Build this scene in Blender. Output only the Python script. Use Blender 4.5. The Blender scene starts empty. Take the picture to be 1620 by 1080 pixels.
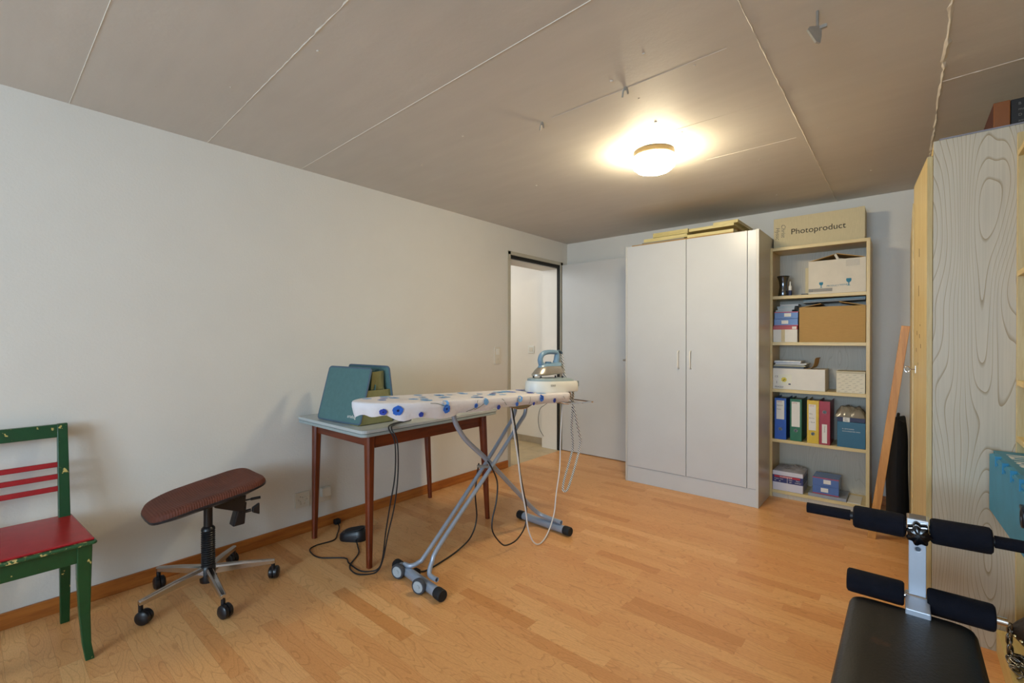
import bpy, bmesh, math, random
from mathutils import Vector, Matrix, noise
random.seed(7)
S = bpy.context.scene
C = S.collection
PI = math.pi
V = Vector

# ------------------------------------------------------------------ camera
cam_d = bpy.data.cameras.new('camera')
cam_d.sensor_width = 36.0
cam_d.lens = 36.0 * 730.7 / 1620.0
cam_d.clip_start = 0.05
cam = bpy.data.objects.new('camera', cam_d)
C.objects.link(cam)
cam.location = (0, 0, 1.22)
cam.rotation_euler = (math.radians(90 - 0.24), 0, math.radians(40.35))
S.camera = cam

# ------------------------------------------------------------------ light and exposure
S.view_settings.view_transform = 'Standard'
S.view_settings.look = 'None'
S.view_settings.gamma = 1.0
S.view_settings.use_curve_mapping = False
S.view_settings.exposure = 0.12
world = bpy.data.worlds.new('daylight')
S.world = world
world.use_nodes = True
wn = world.node_tree.nodes
wn['Background'].inputs[0].default_value = (0.75, 0.86, 1.0, 1)
wn['Background'].inputs[1].default_value = 1.0

def area(name, loc, rot, sx, sy, power, col):
    d = bpy.data.lights.new(name, 'AREA')
    d.shape = 'RECTANGLE'; d.size = sx; d.size_y = sy
    d.energy = power; d.color = col
    o = bpy.data.objects.new(name, d); C.objects.link(o)
    o.location = loc; o.rotation_euler = rot
    return o
# daylight entering by the window in the wall behind the photographer
area('window_behind_camera_offscreen', (-0.55, -3.02, 1.45), (math.radians(90), 0, 0), 2.1, 1.15, 130, (0.58, 0.79, 1.0))
LAMP_STRENGTH = 108.0
LAMP_COLOUR = (1.0, 0.84, 0.56)

# ------------------------------------------------------------------ materials
def lin(h):
    h = h.lstrip('#')
    out = []
    for i in (0, 2, 4):
        c = int(h[i:i + 2], 16) / 255
        out.append(c / 12.92 if c <= 0.04045 else ((c + 0.055) / 1.055) ** 2.4)
    return out
def rgba(c, k=1.0): return (min(c[0] * k, 1), min(c[1] * k, 1), min(c[2] * k, 1), 1)
MATS = {}
class NT:
    def __init__(s, name):
        s.m = bpy.data.materials.new(name); s.m.use_nodes = True
        s.t = s.m.node_tree; s.n = s.t.nodes; s.b = s.n['Principled BSDF']
    def add(s, typ, **kw):
        x = s.n.new(typ)
        for k, v in kw.items():
            if k in ('operation', 'blend_type', 'data_type', 'wave_type', 'bands_direction', 'rings_direction', 'attribute_name', 'feature', 'noise_dimensions'):
                setattr(x, k, v)
            else:
                x.inputs[k].default_value = v
        return x
    def link(s, a, b): s.t.links.new(a, b)
    def coords(s, scale=(1, 1, 1), kind='Object'):
        tc = s.add('ShaderNodeTexCoord'); mp = s.add('ShaderNodeMapping')
        mp.inputs['Scale'].default_value = scale
        s.link(tc.outputs[kind], mp.inputs['Vector'])
        return mp.outputs[0]
    def ramp(s, fac, stops):
        r = s.add('ShaderNodeValToRGB')
        e = r.color_ramp.elements
        while len(e) < len(stops): e.new(0.5)
        for i, (p, c) in enumerate(stops):
            e[i].position = p; e[i].color = c
        s.link(fac, r.inputs[0])
        return r.outputs[0]
def mat(name, col, rough=0.5, metal=0.0, var=0.06, scale=12.0, bump=0.0, bscale=None, stretch=(1, 1, 1), spec=0.5, coat=0.0, trans=0.0):
    if name in MATS: return MATS[name]
    c = lin(col) if isinstance(col, str) else col
    t = NT(name)
    v = t.coords(stretch)
    nz = t.add('ShaderNodeTexNoise', Scale=scale, Detail=4.0, Roughness=0.6)
    t.link(v, nz.inputs['Vector'])
    out = t.ramp(nz.outputs[0], [(0.3, rgba(c, 1 - var)), (0.7, rgba(c, 1 + var))])
    t.link(out, t.b.inputs['Base Color'])
    t.b.inputs['Roughness'].default_value = rough
    t.b.inputs['Metallic'].default_value = metal
    t.b.inputs['Specular IOR Level'].default_value = spec
    t.b.inputs['Coat Weight'].default_value = coat
    if trans: t.b.inputs['Transmission Weight'].default_value = trans
    if bump:
        n2 = t.add('ShaderNodeTexNoise', Scale=bscale or scale * 4, Detail=3.0)
        t.link(v, n2.inputs['Vector'])
        bp = t.add('ShaderNodeBump', Strength=bump, Distance=0.01)
        t.link(n2.outputs[0], bp.inputs['Height'])
        t.link(bp.outputs[0], t.b.inputs['Normal'])
    MATS[name] = t.m
    return t.m
def wood(name, light, dark, stretch=(14, 14, 1.0), scale=2.2, dist=3.0, rough=0.45, var=0.5, coat=0.0, bump=0.05, fine=None):
    """grain running along the axis with the small stretch factor"""
    if name in MATS: return MATS[name]
    a, d = lin(light), lin(dark)
    t = NT(name)
    v = t.coords(stretch)
    nz = t.add('ShaderNodeTexNoise', Scale=scale, Detail=6.0, Roughness=0.62, Distortion=dist * 0.25)
    t.link(v, nz.inputs['Vector'])
    n2 = t.add('ShaderNodeTexNoise', Scale=(fine or scale * 9), Detail=3.0)
    t.link(v, n2.inputs['Vector'])
    mx = t.add('ShaderNodeMath', operation='MULTIPLY_ADD'); mx.inputs[1].default_value = 0.35
    t.link(n2.outputs[0], mx.inputs[0]); t.link(nz.outputs[0], mx.inputs[2])
    out = t.ramp(mx.outputs[0], [(0.45, rgba(d)), (0.45 + 0.4 * (1 - var) + 0.12, rgba(a)), (1.0, rgba(a, 1.06))])
    t.link(out, t.b.inputs['Base Color'])
    t.b.inputs['Roughness'].default_value = rough
    t.b.inputs['Coat Weight'].default_value = coat
    if bump:
        bp = t.add('ShaderNodeBump', Strength=bump, Distance=0.004)
        t.link(mx.outputs[0], bp.inputs['Height']); t.link(bp.outputs[0], t.b.inputs['Normal'])
    MATS[name] = t.m
    return t.m
def veneer(name, light, dark, cx, cz, rough=0.45):
    """printed veneer with tall cathedral figures, grain along z, figure centred at x=cx"""
    if name in MATS: return MATS[name]
    a, d = lin(light), lin(dark)
    t = NT(name)
    tc = t.add('ShaderNodeTexCoord')
    mp = t.add('ShaderNodeMapping')
    mp.inputs['Location'].default_value = (-cx * 14, 0, -cz * 1.15)
    mp.inputs['Scale'].default_value = (14, 0.0, 1.15)
    t.link(tc.outputs['Object'], mp.inputs['Vector'])
    # height field: distance from the figure's axis, bent by slow noise; its contours are the grain
    mpn = t.add('ShaderNodeMapping'); mpn.inputs['Scale'].default_value = (5.0, 0.0, 0.95)
    t.link(tc.outputs['Object'], mpn.inputs['Vector'])
    nz = t.add('ShaderNodeTexNoise', Scale=1.6, Detail=0.6, Roughness=0.35)
    t.link(mpn.outputs[0], nz.inputs['Vector'])
    sx = t.add('ShaderNodeSeparateXYZ'); t.link(mp.outputs[0], sx.inputs[0])
    ab = t.add('ShaderNodeMath', operation='POWER'); ab.inputs[1].default_value = 2.0
    t.link(sx.outputs[0], ab.inputs[0])
    k1 = t.add('ShaderNodeMath', operation='ADD'); k1.inputs[1].default_value = 0.12; t.link(ab.outputs[0], k1.inputs[0])
    sq = t.add('ShaderNodeMath', operation='SQRT'); t.link(k1.outputs[0], sq.inputs[0])
    m1 = t.add('ShaderNodeMath', operation='MULTIPLY'); m1.inputs[1].default_value = 3.0; t.link(nz.outputs[0], m1.inputs[0])
    m2 = t.add('ShaderNodeMath', operation='ADD'); t.link(sq.outputs[0], m2.inputs[0]); t.link(m1.outputs[0], m2.inputs[1])
    m3 = t.add('ShaderNodeMath', operation='MULTIPLY'); m3.inputs[1].default_value = 5.6; t.link(m2.outputs[0], m3.inputs[0])
    fr = t.add('ShaderNodeMath', operation='FRACT'); t.link(m3.outputs[0], fr.inputs[0])
    mp2 = t.add('ShaderNodeMapping'); mp2.inputs['Scale'].default_value = (170, 1, 3.0)
    t.link(tc.outputs['Object'], mp2.inputs['Vector'])
    n2 = t.add('ShaderNodeTexNoise', Scale=1.0, Detail=3.0); t.link(mp2.outputs[0], n2.inputs['Vector'])
    g = t.ramp(fr.outputs[0], [(0.0, rgba(d)), (0.16, rgba(a, 0.98)), (1.0, rgba(a, 1.03))])
    g2 = t.ramp(n2.outputs[0], [(0.3, (0.90, 0.89, 0.87, 1)), (0.62, (1.0, 1.0, 1.0, 1))])
    mx = t.add('ShaderNodeMix', data_type='RGBA', blend_type='MULTIPLY'); mx.inputs[0].default_value = 0.8
    t.link(g, mx.inputs[6]); t.link(g2, mx.inputs[7])
    t.link(mx.outputs[2], t.b.inputs['Base Color'])
    t.b.inputs['Roughness'].default_value = rough
    MATS[name] = t.m
    return t.m

def floor_mat():
    t = NT('laminate')
    at = t.add('ShaderNodeAttribute', ); at.attribute_name = 'tone'
    tc = t.add('ShaderNodeTexCoord')
    # every stave shows another piece of the grain
    off = t.add('ShaderNodeVectorMath', operation='SCALE'); off.inputs[0].default_value = (37.0, 91.0, 0.0)
    t.link(at.outputs['Fac'], off.inputs['Scale'])
    ad = t.add('ShaderNodeVectorMath', operation='ADD')
    t.link(tc.outputs['Object'], ad.inputs[0]); t.link(off.outputs[0], ad.inputs[1])
    mp = t.add('ShaderNodeMapping'); mp.inputs['Scale'].default_value = (2.6, 13.0, 1.0)
    t.link(ad.outputs[0], mp.inputs['Vector'])
    nz = t.add('ShaderNodeTexNoise', Scale=1.0, Detail=1.5, Roughness=0.4)
    t.link(mp.outputs[0], nz.inputs['Vector'])
    # contour bands of a smooth field make the flame figures of beech
    mul = t.add('ShaderNodeMath', operation='MULTIPLY'); mul.inputs[1].default_value = 13.0
    t.link(nz.outputs[0], mul.inputs[0])
    fr = t.add('ShaderNodeMath', operation='FRACT'); t.link(mul.outputs[0], fr.inputs[0])
    fine = t.add('ShaderNodeTexNoise', Scale=26.0, Detail=3.0); t.link(mp.outputs[0], fine.inputs['Vector'])
    base = t.ramp(at.outputs['Fac'], [(0.0, rgba(lin('#C68648'))), (0.35, rgba(lin('#D79A60'))), (0.7, rgba(lin('#E0A96E'))), (1.0, rgba(lin('#E8B67C')))])
    band = t.ramp(fr.outputs[0], [(0.0, (0.76, 0.69, 0.60, 1)), (0.22, (0.97, 0.96, 0.95, 1)), (1.0, (1.0, 1.0, 1.0, 1))])
    speck = t.ramp(fine.outputs[0], [(0.30, (0.88, 0.85, 0.81, 1)), (0.6, (1.02, 1.02, 1.02, 1))])
    m1 = t.add('ShaderNodeMix', data_type='RGBA', blend_type='MULTIPLY'); m1.inputs[0].default_value = 0.85
    t.link(base, m1.inputs[6]); t.link(band, m1.inputs[7])
    m2 = t.add('ShaderNodeMix', data_type='RGBA', blend_type='MULTIPLY'); m2.inputs[0].default_value = 1.0
    t.link(m1.outputs[2], m2.inputs[6]); t.link(speck, m2.inputs[7])
    t.link(m2.outputs[2], t.b.inputs['Base Color'])
    t.b.inputs['Roughness'].default_value = 0.36
    t.b.inputs['Specular IOR Level'].default_value = 0.45
    MATS['laminate'] = t.m
    return t.m
def ceiling_mat():
    t = NT('painted_concrete')
    v = t.coords((1.0, 6.0, 1.0)); v2 = t.coords((1, 1, 1))
    a = t.add('ShaderNodeTexNoise', Scale=2.2, Detail=5.0, Roughness=0.6); t.link(v, a.inputs['Vector'])
    b = t.add('ShaderNodeTexNoise', Scale=1.1, Detail=3.0); t.link(v2, b.inputs['Vector'])
    mx = t.add('ShaderNodeMath', operation='MULTIPLY_ADD'); mx.inputs[1].default_value = 0.6
    t.link(a.outputs[0], mx.inputs[0]); t.link(b.outputs[0], mx.inputs[2])
    c = lin('#CDC8C0')
    out = t.ramp(mx.outputs[0], [(0.5, rgba(c, 0.93)), (1.0, rgba(c, 1.05))])
    t.link(out, t.b.inputs['Base Color'])
    t.b.inputs['Roughness'].default_value = 0.62
    f = t.add('ShaderNodeTexNoise', Scale=60.0, Detail=4.0); t.link(v2, f.inputs['Vector'])
    bp = t.add('ShaderNodeBump', Strength=0.06, Distance=0.01)
    t.link(f.outputs[0], bp.inputs['Height']); t.link(bp.outputs[0], t.b.inputs['Normal'])
    MATS['ceil'] = t.m
    return t.m
def emis(name, col, k):
    t = NT(name)
    v = t.coords((1, 1, 1))
    nz = t.add('ShaderNodeTexNoise', Scale=30.0, Detail=2.0); t.link(v, nz.inputs['Vector'])
    out = t.ramp(nz.outputs[0], [(0.3, rgba(col, 0.85)), (0.7, rgba(col, 1.0))])
    t.link(out, t.b.inputs['Emission Color'])
    t.b.inputs['Base Color'].default_value = (0.9, 0.88, 0.8, 1)
    t.b.inputs['Emission Strength'].default_value = k
    return t.m
def braid_mat():
    t = NT('braided_cord')
    v = t.coords((1, 1, 1))
    w = t.add('ShaderNodeTexWave', Scale=36.0, Distortion=1.0); w.bands_direction = 'DIAGONAL'; t.link(v, w.inputs['Vector'])
    out = t.ramp(w.outputs['Fac'], [(0.38, rgba(lin('#3E424C'))), (0.52, rgba(lin('#E6E4E0')))])
    t.link(out, t.b.inputs['Base Color']); t.b.inputs['Roughness'].default_value = 0.8
    return t.m
def stain_mat():
    t = NT('stained_back_panel')
    v = t.coords((1, 3.0, 1.6))
    n = t.add('ShaderNodeTexNoise', Scale=2.6, Detail=1.0, Distortion=0.8); t.link(v, n.inputs['Vector'])
    out = t.ramp(n.outputs[0], [(0.46, rgba(lin('#C9C3AE'))), (0.52, rgba(lin('#B39A5C'))), (0.60, rgba(lin('#C8BFA2')))])
    t.link(out, t.b.inputs['Base Color']); t.b.inputs['Roughness'].default_value = 0.5
    return t.m
def corduroy(name, col):
    t = NT(name)
    v = t.coords((1, 1, 1)); c = lin(col)
    w = t.add('ShaderNodeTexWave', Scale=32.0, Distortion=0.6); w.bands_direction = 'Y'; t.link(v, w.inputs['Vector'])
    n = t.add('ShaderNodeTexNoise', Scale=9.0, Detail=3.0); t.link(v, n.inputs['Vector'])
    out = t.ramp(n.outputs[0], [(0.3, rgba(c, 0.8)), (0.7, rgba(c, 1.2))])
    t.link(out, t.b.inputs['Base Color']); t.b.inputs['Roughness'].default_value = 0.75
    bp = t.add('ShaderNodeBump', Strength=0.35, Distance=0.004)
    t.link(w.outputs['Fac'], bp.inputs['Height']); t.link(bp.outputs[0], t.b.inputs['Normal'])
    return t.m
def chipped(name, col, under='#CDBB84', amount=0.34, rough=0.32):
    t = NT(name); c = lin(col); u = lin(under)
    v = t.coords((1, 1, 1))
    n = t.add('ShaderNodeTexNoise', Scale=22.0, Detail=5.0, Roughness=0.65); t.link(v, n.inputs['Vector'])
    out = t.ramp(n.outputs[0], [(amount - 0.02, rgba(u)), (amount, rgba(c, 0.9)), (0.7, rgba(c, 1.1))])
    t.link(out, t.b.inputs['Base Color']); t.b.inputs['Roughness'].default_value = rough
    return t.m
def plastic_film(name, tint='#9A9C98', alpha=0.55):
    t = NT(name)
    v = t.coords((1, 1, 1)); c = lin(tint)
    n = t.add('ShaderNodeTexNoise', Scale=14.0, Detail=4.0); t.link(v, n.inputs['Vector'])
    t.link(t.ramp(n.outputs[0], [(0.3, rgba(c, 0.8)), (0.7, rgba(c, 1.15))]), t.b.inputs['Base Color'])
    t.b.inputs['Roughness'].default_value = 0.18
    t.b.inputs['Alpha'].default_value = alpha
    return t.m

wall_m = mat('wall_paint', '#D8D5CE', 0.75, var=0.02, scale=3, bump=0.10, bscale=90)
hall_m = mat('hall_paint', '#E4DED4', 0.75, var=0.02, scale=3)
ceil_m = ceiling_mat()
floor_m = floor_mat()
seam_m = mat('ceiling_seam_paint', '#D4CDC0', 0.6, var=0.05, scale=30)
base_m = wood('baseboard_beech', '#B06A2C', '#8C4B1C', (14, 1.0, 14), 2.5, rough=0.4)
tile_m = mat('hall_tile', '#BFA983', 0.35, var=0.12, scale=6)
tileskirt_m = mat('hall_stone_skirting', '#A89A84', 0.4, var=0.12, scale=9)
frame_m = mat('door_frame_paint', '#B5AF9E', 0.45, var=0.02)
leaf_m = mat('door_leaf_paint', '#C6C6C4', 0.5, var=0.02, scale=4)
gasket_m = mat('black_gasket', '#15130F', 0.7)
white_lam = mat('white_laminate', '#C6C9CC', 0.30, var=0.02, scale=4)
white_lam2 = mat('white_laminate_edge', '#C8C7C2', 0.35, var=0.02, scale=4)
chrome = mat('chrome', '#D8D8DA', 0.12, 1.0, var=0.02)
steel = mat('brushed_steel', '#B0AEA8', 0.30, 0.75, var=0.1, scale=40)
brass = mat('dull_brass', '#4E4020', 0.55, 0.3, var=0.1, scale=30)
black_pl = mat('black_plastic', '#14151A', 0.35, var=0.1, scale=20)
black_rub = mat('black_rubber', '#101116', 0.7, var=0.1, scale=30)
foam = mat('navy_black_foam', '#0B0D18', 0.9, spec=0.25, var=0.25, scale=25, bump=0.15, bscale=220)
white_pl = mat('white_plastic', '#E2E1DA', 0.35, var=0.02)
cream_pl = mat('cream_plastic', '#D6D0C2', 0.4, var=0.02)
birch = wood('birch_veneer', '#D3BE8A', '#C4A970', (16, 16, 1.2), 2.0, rough=0.4)
birch_h = wood('birch_shelf_edge', '#D6C28C', '#C6AC74', (1.2, 16, 16), 2.0, rough=0.4)
birch_y = wood('birch_yellow_board', '#DBC283', '#CBAE68', (16, 1.2, 16), 2.0, rough=0.4)
ashback = veneer('ash_print_back', '#BDB5A5', '#AFA592', 0.1, 0.5)
ash = veneer('ash_print_veneer', '#C8BCA6', '#A08A66', -0.115, 1.45)
teak = wood('teak_red', '#74300F', '#4E1C0A', (16, 16, 1.2), 2.4, rough=0.38)
teak_y = wood('teak_red_rail', '#74300F', '#4E1C0A', (16, 1.2, 16), 2.4, rough=0.38)
lam_grey = mat('pale_grey_laminate', '#B4BABA', 0.25, var=0.03, scale=6)
lam_edge = mat('pale_grey_edge', '#9AA6A6', 0.35, var=0.05, scale=10)
silver_paint = mat('silver_blue_paint', '#9CA8BA', 0.32, 0.35, var=0.04)
card = mat('brown_cardboard', '#B08C54', 0.85, var=0.05, scale=30, stretch=(1, 1, 6))
card_d = card   # flaps are the same cardboard
card_l = mat('pale_cardboard', '#CBBD98', 0.85, var=0.04, scale=20, stretch=(6, 6, 1))
card_w = mat('whitened_cardboard', '#CFC6B4', 0.55, var=0.04, scale=14)
paper = mat('white_paper', '#DDDAD2', 0.7, var=0.03)
ink = mat('black_ink', '#1E1A18', 0.8)
ink_s = mat('grey_ink', '#6E6A64', 0.8)
ink_red = mat('red_ink', '#B5402E', 0.8)
teal_ink = mat('teal_ink', '#11708C', 0.6)

# ------------------------------------------------------------------ geometry helpers
def catmull(pts, n=6):
    pts = [V(p) for p in pts]
    if len(pts) < 3: return pts
    out = []
    P = [pts[0] * 2 - pts[1]] + pts + [pts[-1] * 2 - pts[-2]]
    for i in range(1, len(P) - 2):
        a, b, c, d = P[i - 1], P[i], P[i + 1], P[i + 2]
        for k in range(n):
            t = k / n
            out.append(0.5 * ((2 * b) + (c - a) * t + (2 * a - 5 * b + 4 * c - d) * t * t + (3 * b - a - 3 * c + d) * t ** 3))
    out.append(pts[-1])
    return out
class B:
    def __init__(s): s.bm = bmesh.new()
    def poly(s, vs): 
        return s.bm.faces.new([s.bm.verts.new(v) for v in vs])
    def hexa(s, p):  # 8 points: bottom ring 4 (ccw), top ring 4
        v = [s.bm.verts.new(q) for q in p]
        for f in ((3, 2, 1, 0), (4, 5, 6, 7), (0, 1, 5, 4), (1, 2, 6, 5), (2, 3, 7, 6), (3, 0, 4, 7)):
            s.bm.faces.new([v[i] for i in f])
        return s
    def box(s, x0, x1, y0, y1, z0, z1, M=None):
        p = [(x0, y0, z0), (x1, y0, z0), (x1, y1, z0), (x0, y1, z0), (x0, y0, z1), (x1, y0, z1), (x1, y1, z1), (x0, y1, z1)]
        if M is not None: p = [M @ V(q) for q in p]
        return s.hexa(p)
    def ring_loft(s, rings, cap=True, closed=False):
        vs = [[s.bm.verts.new(p) for p in r] for r in rings]
        n = len(rings[0])
        m = len(rings)
        for i in range(m if closed else m - 1):
            a, b = vs[i], vs[(i + 1) % m]
            for k in range(n):
                s.bm.faces.new((a[k], a[(k + 1) % n], b[(k + 1) % n], b[k]))
        if cap and not closed:
            s.bm.faces.new(list(reversed(vs[0]))); s.bm.faces.new(vs[-1])
        return s
    def tube(s, pts, r, seg=8, smooth=0, flat=None):
        P = catmull(pts, smooth) if smooth else [V(p) for p in pts]
        rings = []
        up = None
        for i, p in enumerate(P):
            t = (P[min(i + 1, len(P) - 1)] - P[max(i - 1, 0)])
            if t.length < 1e-9: t = V((0, 0, 1))
            t.normalize()
            if up is None:
                up = t.orthogonal().normalized()
            else:
                up = (up - t * up.dot(t))
                up = up.normalized() if up.length > 1e-6 else t.orthogonal().normalized()
            w = t.cross(up)
            rr = r[i * (len(r) - 1) // max(len(P) - 1, 1)] if isinstance(r, (list, tuple)) else r
            rings.append([p + (up * math.cos(2 * PI * k / seg) + w * math.sin(2 * PI * k / seg)) * rr for k in range(seg)])
        return s.ring_loft(rings)
    def cyl(s, p0, p1, r0, r1=None, seg=20):
        p0, p1 = V(p0), V(p1)
        t = (p1 - p0).normalized(); u = t.orthogonal().normalized(); w = t.cross(u)
        r1 = r0 if r1 is None else r1
        f = lambda p, r: [p + (u * math.cos(2 * PI * k / seg) + w * math.sin(2 * PI * k / seg)) * r for k in range(seg)]
        return s.ring_loft([f(p0, r0), f(p1, r1)])
    def lathe(s, prof, o=(0, 0, 0), axis=(0, 0, 1), seg=28):
        o = V(o); t = V(axis).normalized(); u = t.orthogonal().normalized(); w = t.cross(u)
        rings = [[o + t * z + (u * math.cos(2 * PI * k / seg) + w * math.sin(2 * PI * k / seg)) * max(r, 1e-4) for k in range(seg)] for r, z in prof]
        return s.ring_loft(rings)
    def prism(s, poly, f, d0, d1):
        """poly: 2d outline, f(u,v,d)->3d"""
        a = [f(u, v, d0) for u, v in poly]; b = [f(u, v, d1) for u, v in poly]
        return s.ring_loft([a, b])
    def build(s, name, m, parent=None, bevel=0.0, smooth=False, seg=2, world=True):
        bmesh.ops.recalc_face_normals(s.bm, faces=s.bm.faces)
        if world and parent is not None:
            s.bm.transform(WM[parent.name].inverted())
        me = bpy.data.meshes.new(name)
        s.bm.to_mesh(me); s.bm.free()
        o = bpy.data.objects.new(name, me)
        C.objects.link(o)
        for q in (m if isinstance(m, (list, tuple)) else [m]): me.materials.append(q)
        if smooth:
            for p in me.polygons: p.use_smooth = True
            me.set_sharp_from_angle(angle=math.radians(38))
        if bevel:
            md = o.modifiers.new('bevel', 'BEVEL'); md.width = bevel; md.segments = seg; md.limit_method = 'ANGLE'; md.angle_limit = math.radians(40)
        if parent is not None: o.parent = parent
        WM[o.name] = WM[parent.name] if parent is not None else Matrix.Identity(4)
        return o
WM = {}
def tag(o, label, cat, group=None):
    o['label'] = label; o['category'] = cat
    if group: o['group'] = group
    return o
def thing(name, label, cat, loc, rz=0.0, group=None):
    o = bpy.data.objects.new(name, None); C.objects.link(o)
    o.empty_display_size = 0.1
    o.location = loc; o.rotation_euler = (0, 0, rz)
    WM[o.name] = Matrix.Translation(loc) @ Matrix.Rotation(rz, 4, 'Z')
    return tag(o, label, cat, group)
def struct(o):
    o['kind'] = 'structure'; return o
def empty_struct(name, loc):
    o = bpy.data.objects.new(name, None); C.objects.link(o); o.location = loc
    WM[o.name] = Matrix.Translation(loc)
    return struct(o)
def text(body, size, origin, right, up, m, parent, name='lettering', ext=0.0003, xs=1.0, align='LEFT', shear=0.0):
    cu = bpy.data.curves.new(name, 'FONT'); cu.body = body; cu.size = size; cu.extrude = ext; cu.align_x = align; cu.shear = shear
    tmp = bpy.data.objects.new(name, cu); C.objects.link(tmp)
    dg = bpy.context.evaluated_depsgraph_get()
    me = bpy.data.meshes.new_from_object(tmp.evaluated_get(dg))
    bpy.data.objects.remove(tmp); bpy.data.curves.remove(cu)
    r = V(right).normalized(); u = V(up).normalized(); n = r.cross(u)
    M = Matrix(((r.x * xs, u.x, n.x, origin[0]), (r.y * xs, u.y, n.y, origin[1]), (r.z * xs, u.z, n.z, origin[2]), (0, 0, 0, 1)))
    me.transform(WM[parent.name].inverted() @ M)
    me.materials.clear(); me.materials.append(m)
    o = bpy.data.objects.new(name, me); C.objects.link(o); o.parent = parent
    WM[o.name] = WM[parent.name]
    return o
def cut(o, cutter):
    """subtract the cutter (a B in world space) from part o: a real hole, shaded by the light itself"""
    bmesh.ops.recalc_face_normals(cutter.bm, faces=cutter.bm.faces)
    cutter.bm.transform(WM[o.name].inverted())
    me = bpy.data.meshes.new('cutter'); cutter.bm.to_mesh(me); cutter.bm.free()
    smooth = any(p.use_smooth for p in o.data.polygons)
    src = bpy.data.objects.new('cut_source', o.data.copy()); C.objects.link(src)
    c = bpy.data.objects.new('cutter', me); C.objects.link(c)
    md = src.modifiers.new('hole', 'BOOLEAN'); md.operation = 'DIFFERENCE'; md.solver = 'EXACT'; md.object = c
    bpy.context.view_layer.update()
    new = bpy.data.meshes.new_from_object(src.evaluated_get(bpy.context.evaluated_depsgraph_get()))
    bpy.data.objects.remove(src); bpy.data.objects.remove(c)
    if len(new.polygons) > 4:
        mats = list(o.data.materials); o.data = new
        new.materials.clear()
        for q in mats[:1]: new.materials.append(q)
        for p in new.polygons: p.material_index = 0
        if smooth:
            for p in new.polygons: p.use_smooth = True
            new.set_sharp_from_angle(angle=math.radians(38))
    else: print('cut failed', o.name)
    return o
def rrect(w, h, r, n=4):
    out = []
    for cx, cy, a0 in ((w - r, r, -90), (w - r, h - r, 0), (r, h - r, 90), (r, r, 180)):
        for k in range(n + 1):
            a = math.radians(a0 + 90 * k / n)
            out.append((cx + r * math.cos(a), cy + r * math.sin(a)))
    return out

# ------------------------------------------------------------------ the room
XL, YB, HC = -2.89, 4.36, 2.29
XR, YF = 0.66, -2.80
# floor: sub-floor with laminate staves running along x
floor = struct(B().box(XL - 0.01, XR + 0.05, YF - 0.05, YB + 0.05, -0.08, -0.006).build('floor', mat('subfloor', '#5E3A1C', 0.8)))
SW = 0.0655
staves = []
nrow = int((YB - YF) / SW) + 1
tone_board = {}
for i in range(nrow):
    y0 = YF + i * SW; y1 = min(y0 + SW, YB)
    if y1 - y0 < 0.01: continue
    rnd = random.Random(100 + i)
    x = XL - rnd.random() * 0.4
    while x < XR:
        ln = rnd.choice((0.30, 0.36, 0.42, 0.48, 0.55))
        a, b = max(x, XL), min(x + ln, XR)
        if b - a > 0.02:
            staves.append((a, b, y0, y1, min(max(rnd.gauss(0.56, 0.17), 0.02), 0.98)))
        x += ln
cy_, sy_ = math.cos(math.radians(40.35)), math.sin(math.radians(40.35))
def seen(s):
    cx, cyy = (s[0] + s[1]) / 2, (s[2] + s[3]) / 2
    zc = -sy_ * cx + cy_ * cyy; xc = cy_ * cx + sy_ * cyy
    if zc < 0.3: return 0
    px = 810 + 730.7 * xc / zc; py = 537 + 730.7 * 1.22 / zc
    if px < -40 or px > 1640 or py > 1120: return 0
    return (s[1] - s[0]) / zc ** 2
staves.sort(key=seen, reverse=True)
def stave_mesh(lst, name):
    bm = B()
    tones = []
    g = 0.0002
    for a, b, y0, y1, t in lst:
        bm.box(a + g, b - g, y0 + g, y1 - g, -0.0055, 0.0)
        tones += [t] * 6
    me = bpy.data.meshes.new(name); bm.bm.to_mesh(me); bm.bm.free()
    at = me.attributes.new('tone', 'FLOAT', 'FACE')
    at.data.foreach_set('value', tones)
    me.materials.append(floor_m)
    o = bpy.data.objects.new(name, me); C.objects.link(o); o.parent = floor
    return o
for s in staves[:300]: stave_mesh([s], 'floor_stave')
rest = stave_mesh(staves[300:], 'floor_staves_beyond'); rest['kind'] = 'stuff'

# ceiling of painted concrete with formwork seams
ceil = struct(B().box(XL - 0.3, XR + 0.1, YF - 0.1, YB + 0.1, HC, HC + 0.12).build('ceiling', ceil_m))
def seam(p0, p1, w, h, rough=0.0, n=24):
    b = B(); p0, p1 = V((p0[0], p0[1], HC)), V((p1[0], p1[1], HC))
    t = (p1 - p0).normalized(); s_ = t.cross(V((0, 0, 1)))
    rings = []
    for i in range(n + 1):
        q = p0.lerp(p1, i / n)
        k = noise.noise(V((i * 0.61, q.x * 3, q.y * 3)))
        k2 = noise.noise(V((i * 1.7 + 9, q.x, q.y)))
        ww = w * (1 + rough * k); hh = h * (1 + rough * k2)
        q = q + s_ * rough * w * 0.6 * k2
        rings.append([q + s_ * ww + V((0, 0, 0.001)), q - V((0, 0, max(hh, 0.0006))), q - s_ * ww + V((0, 0, 0.001))])
    b.ring_loft(rings)
    return b.build('formwork_seam', seam_m, ceil)
seam((XL, 0.30), (-0.4, 0.285), 0.0025, 0.0015)
seam((XL, 0.845), (-1.25, 0.775), 0.0035, 0.0016, 1.1, 60)
seam((XL, 1.355), (-0.756, 1.274), 0.0028, 0.002)
seam((-0.756, 1.274), (-0.73, 1.24), 0.0028, 0.002, 0, 3)
seam((-1.30, 1.829), (-0.50, 1.806), 0.0022, 0.0012)
seam((-1.10, 2.34), (-0.46, 2.335), 0.0015, 0.0008)
seam((-0.90, 2.85), (-0.44, 2.845), 0.0022, 0.0012)
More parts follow.
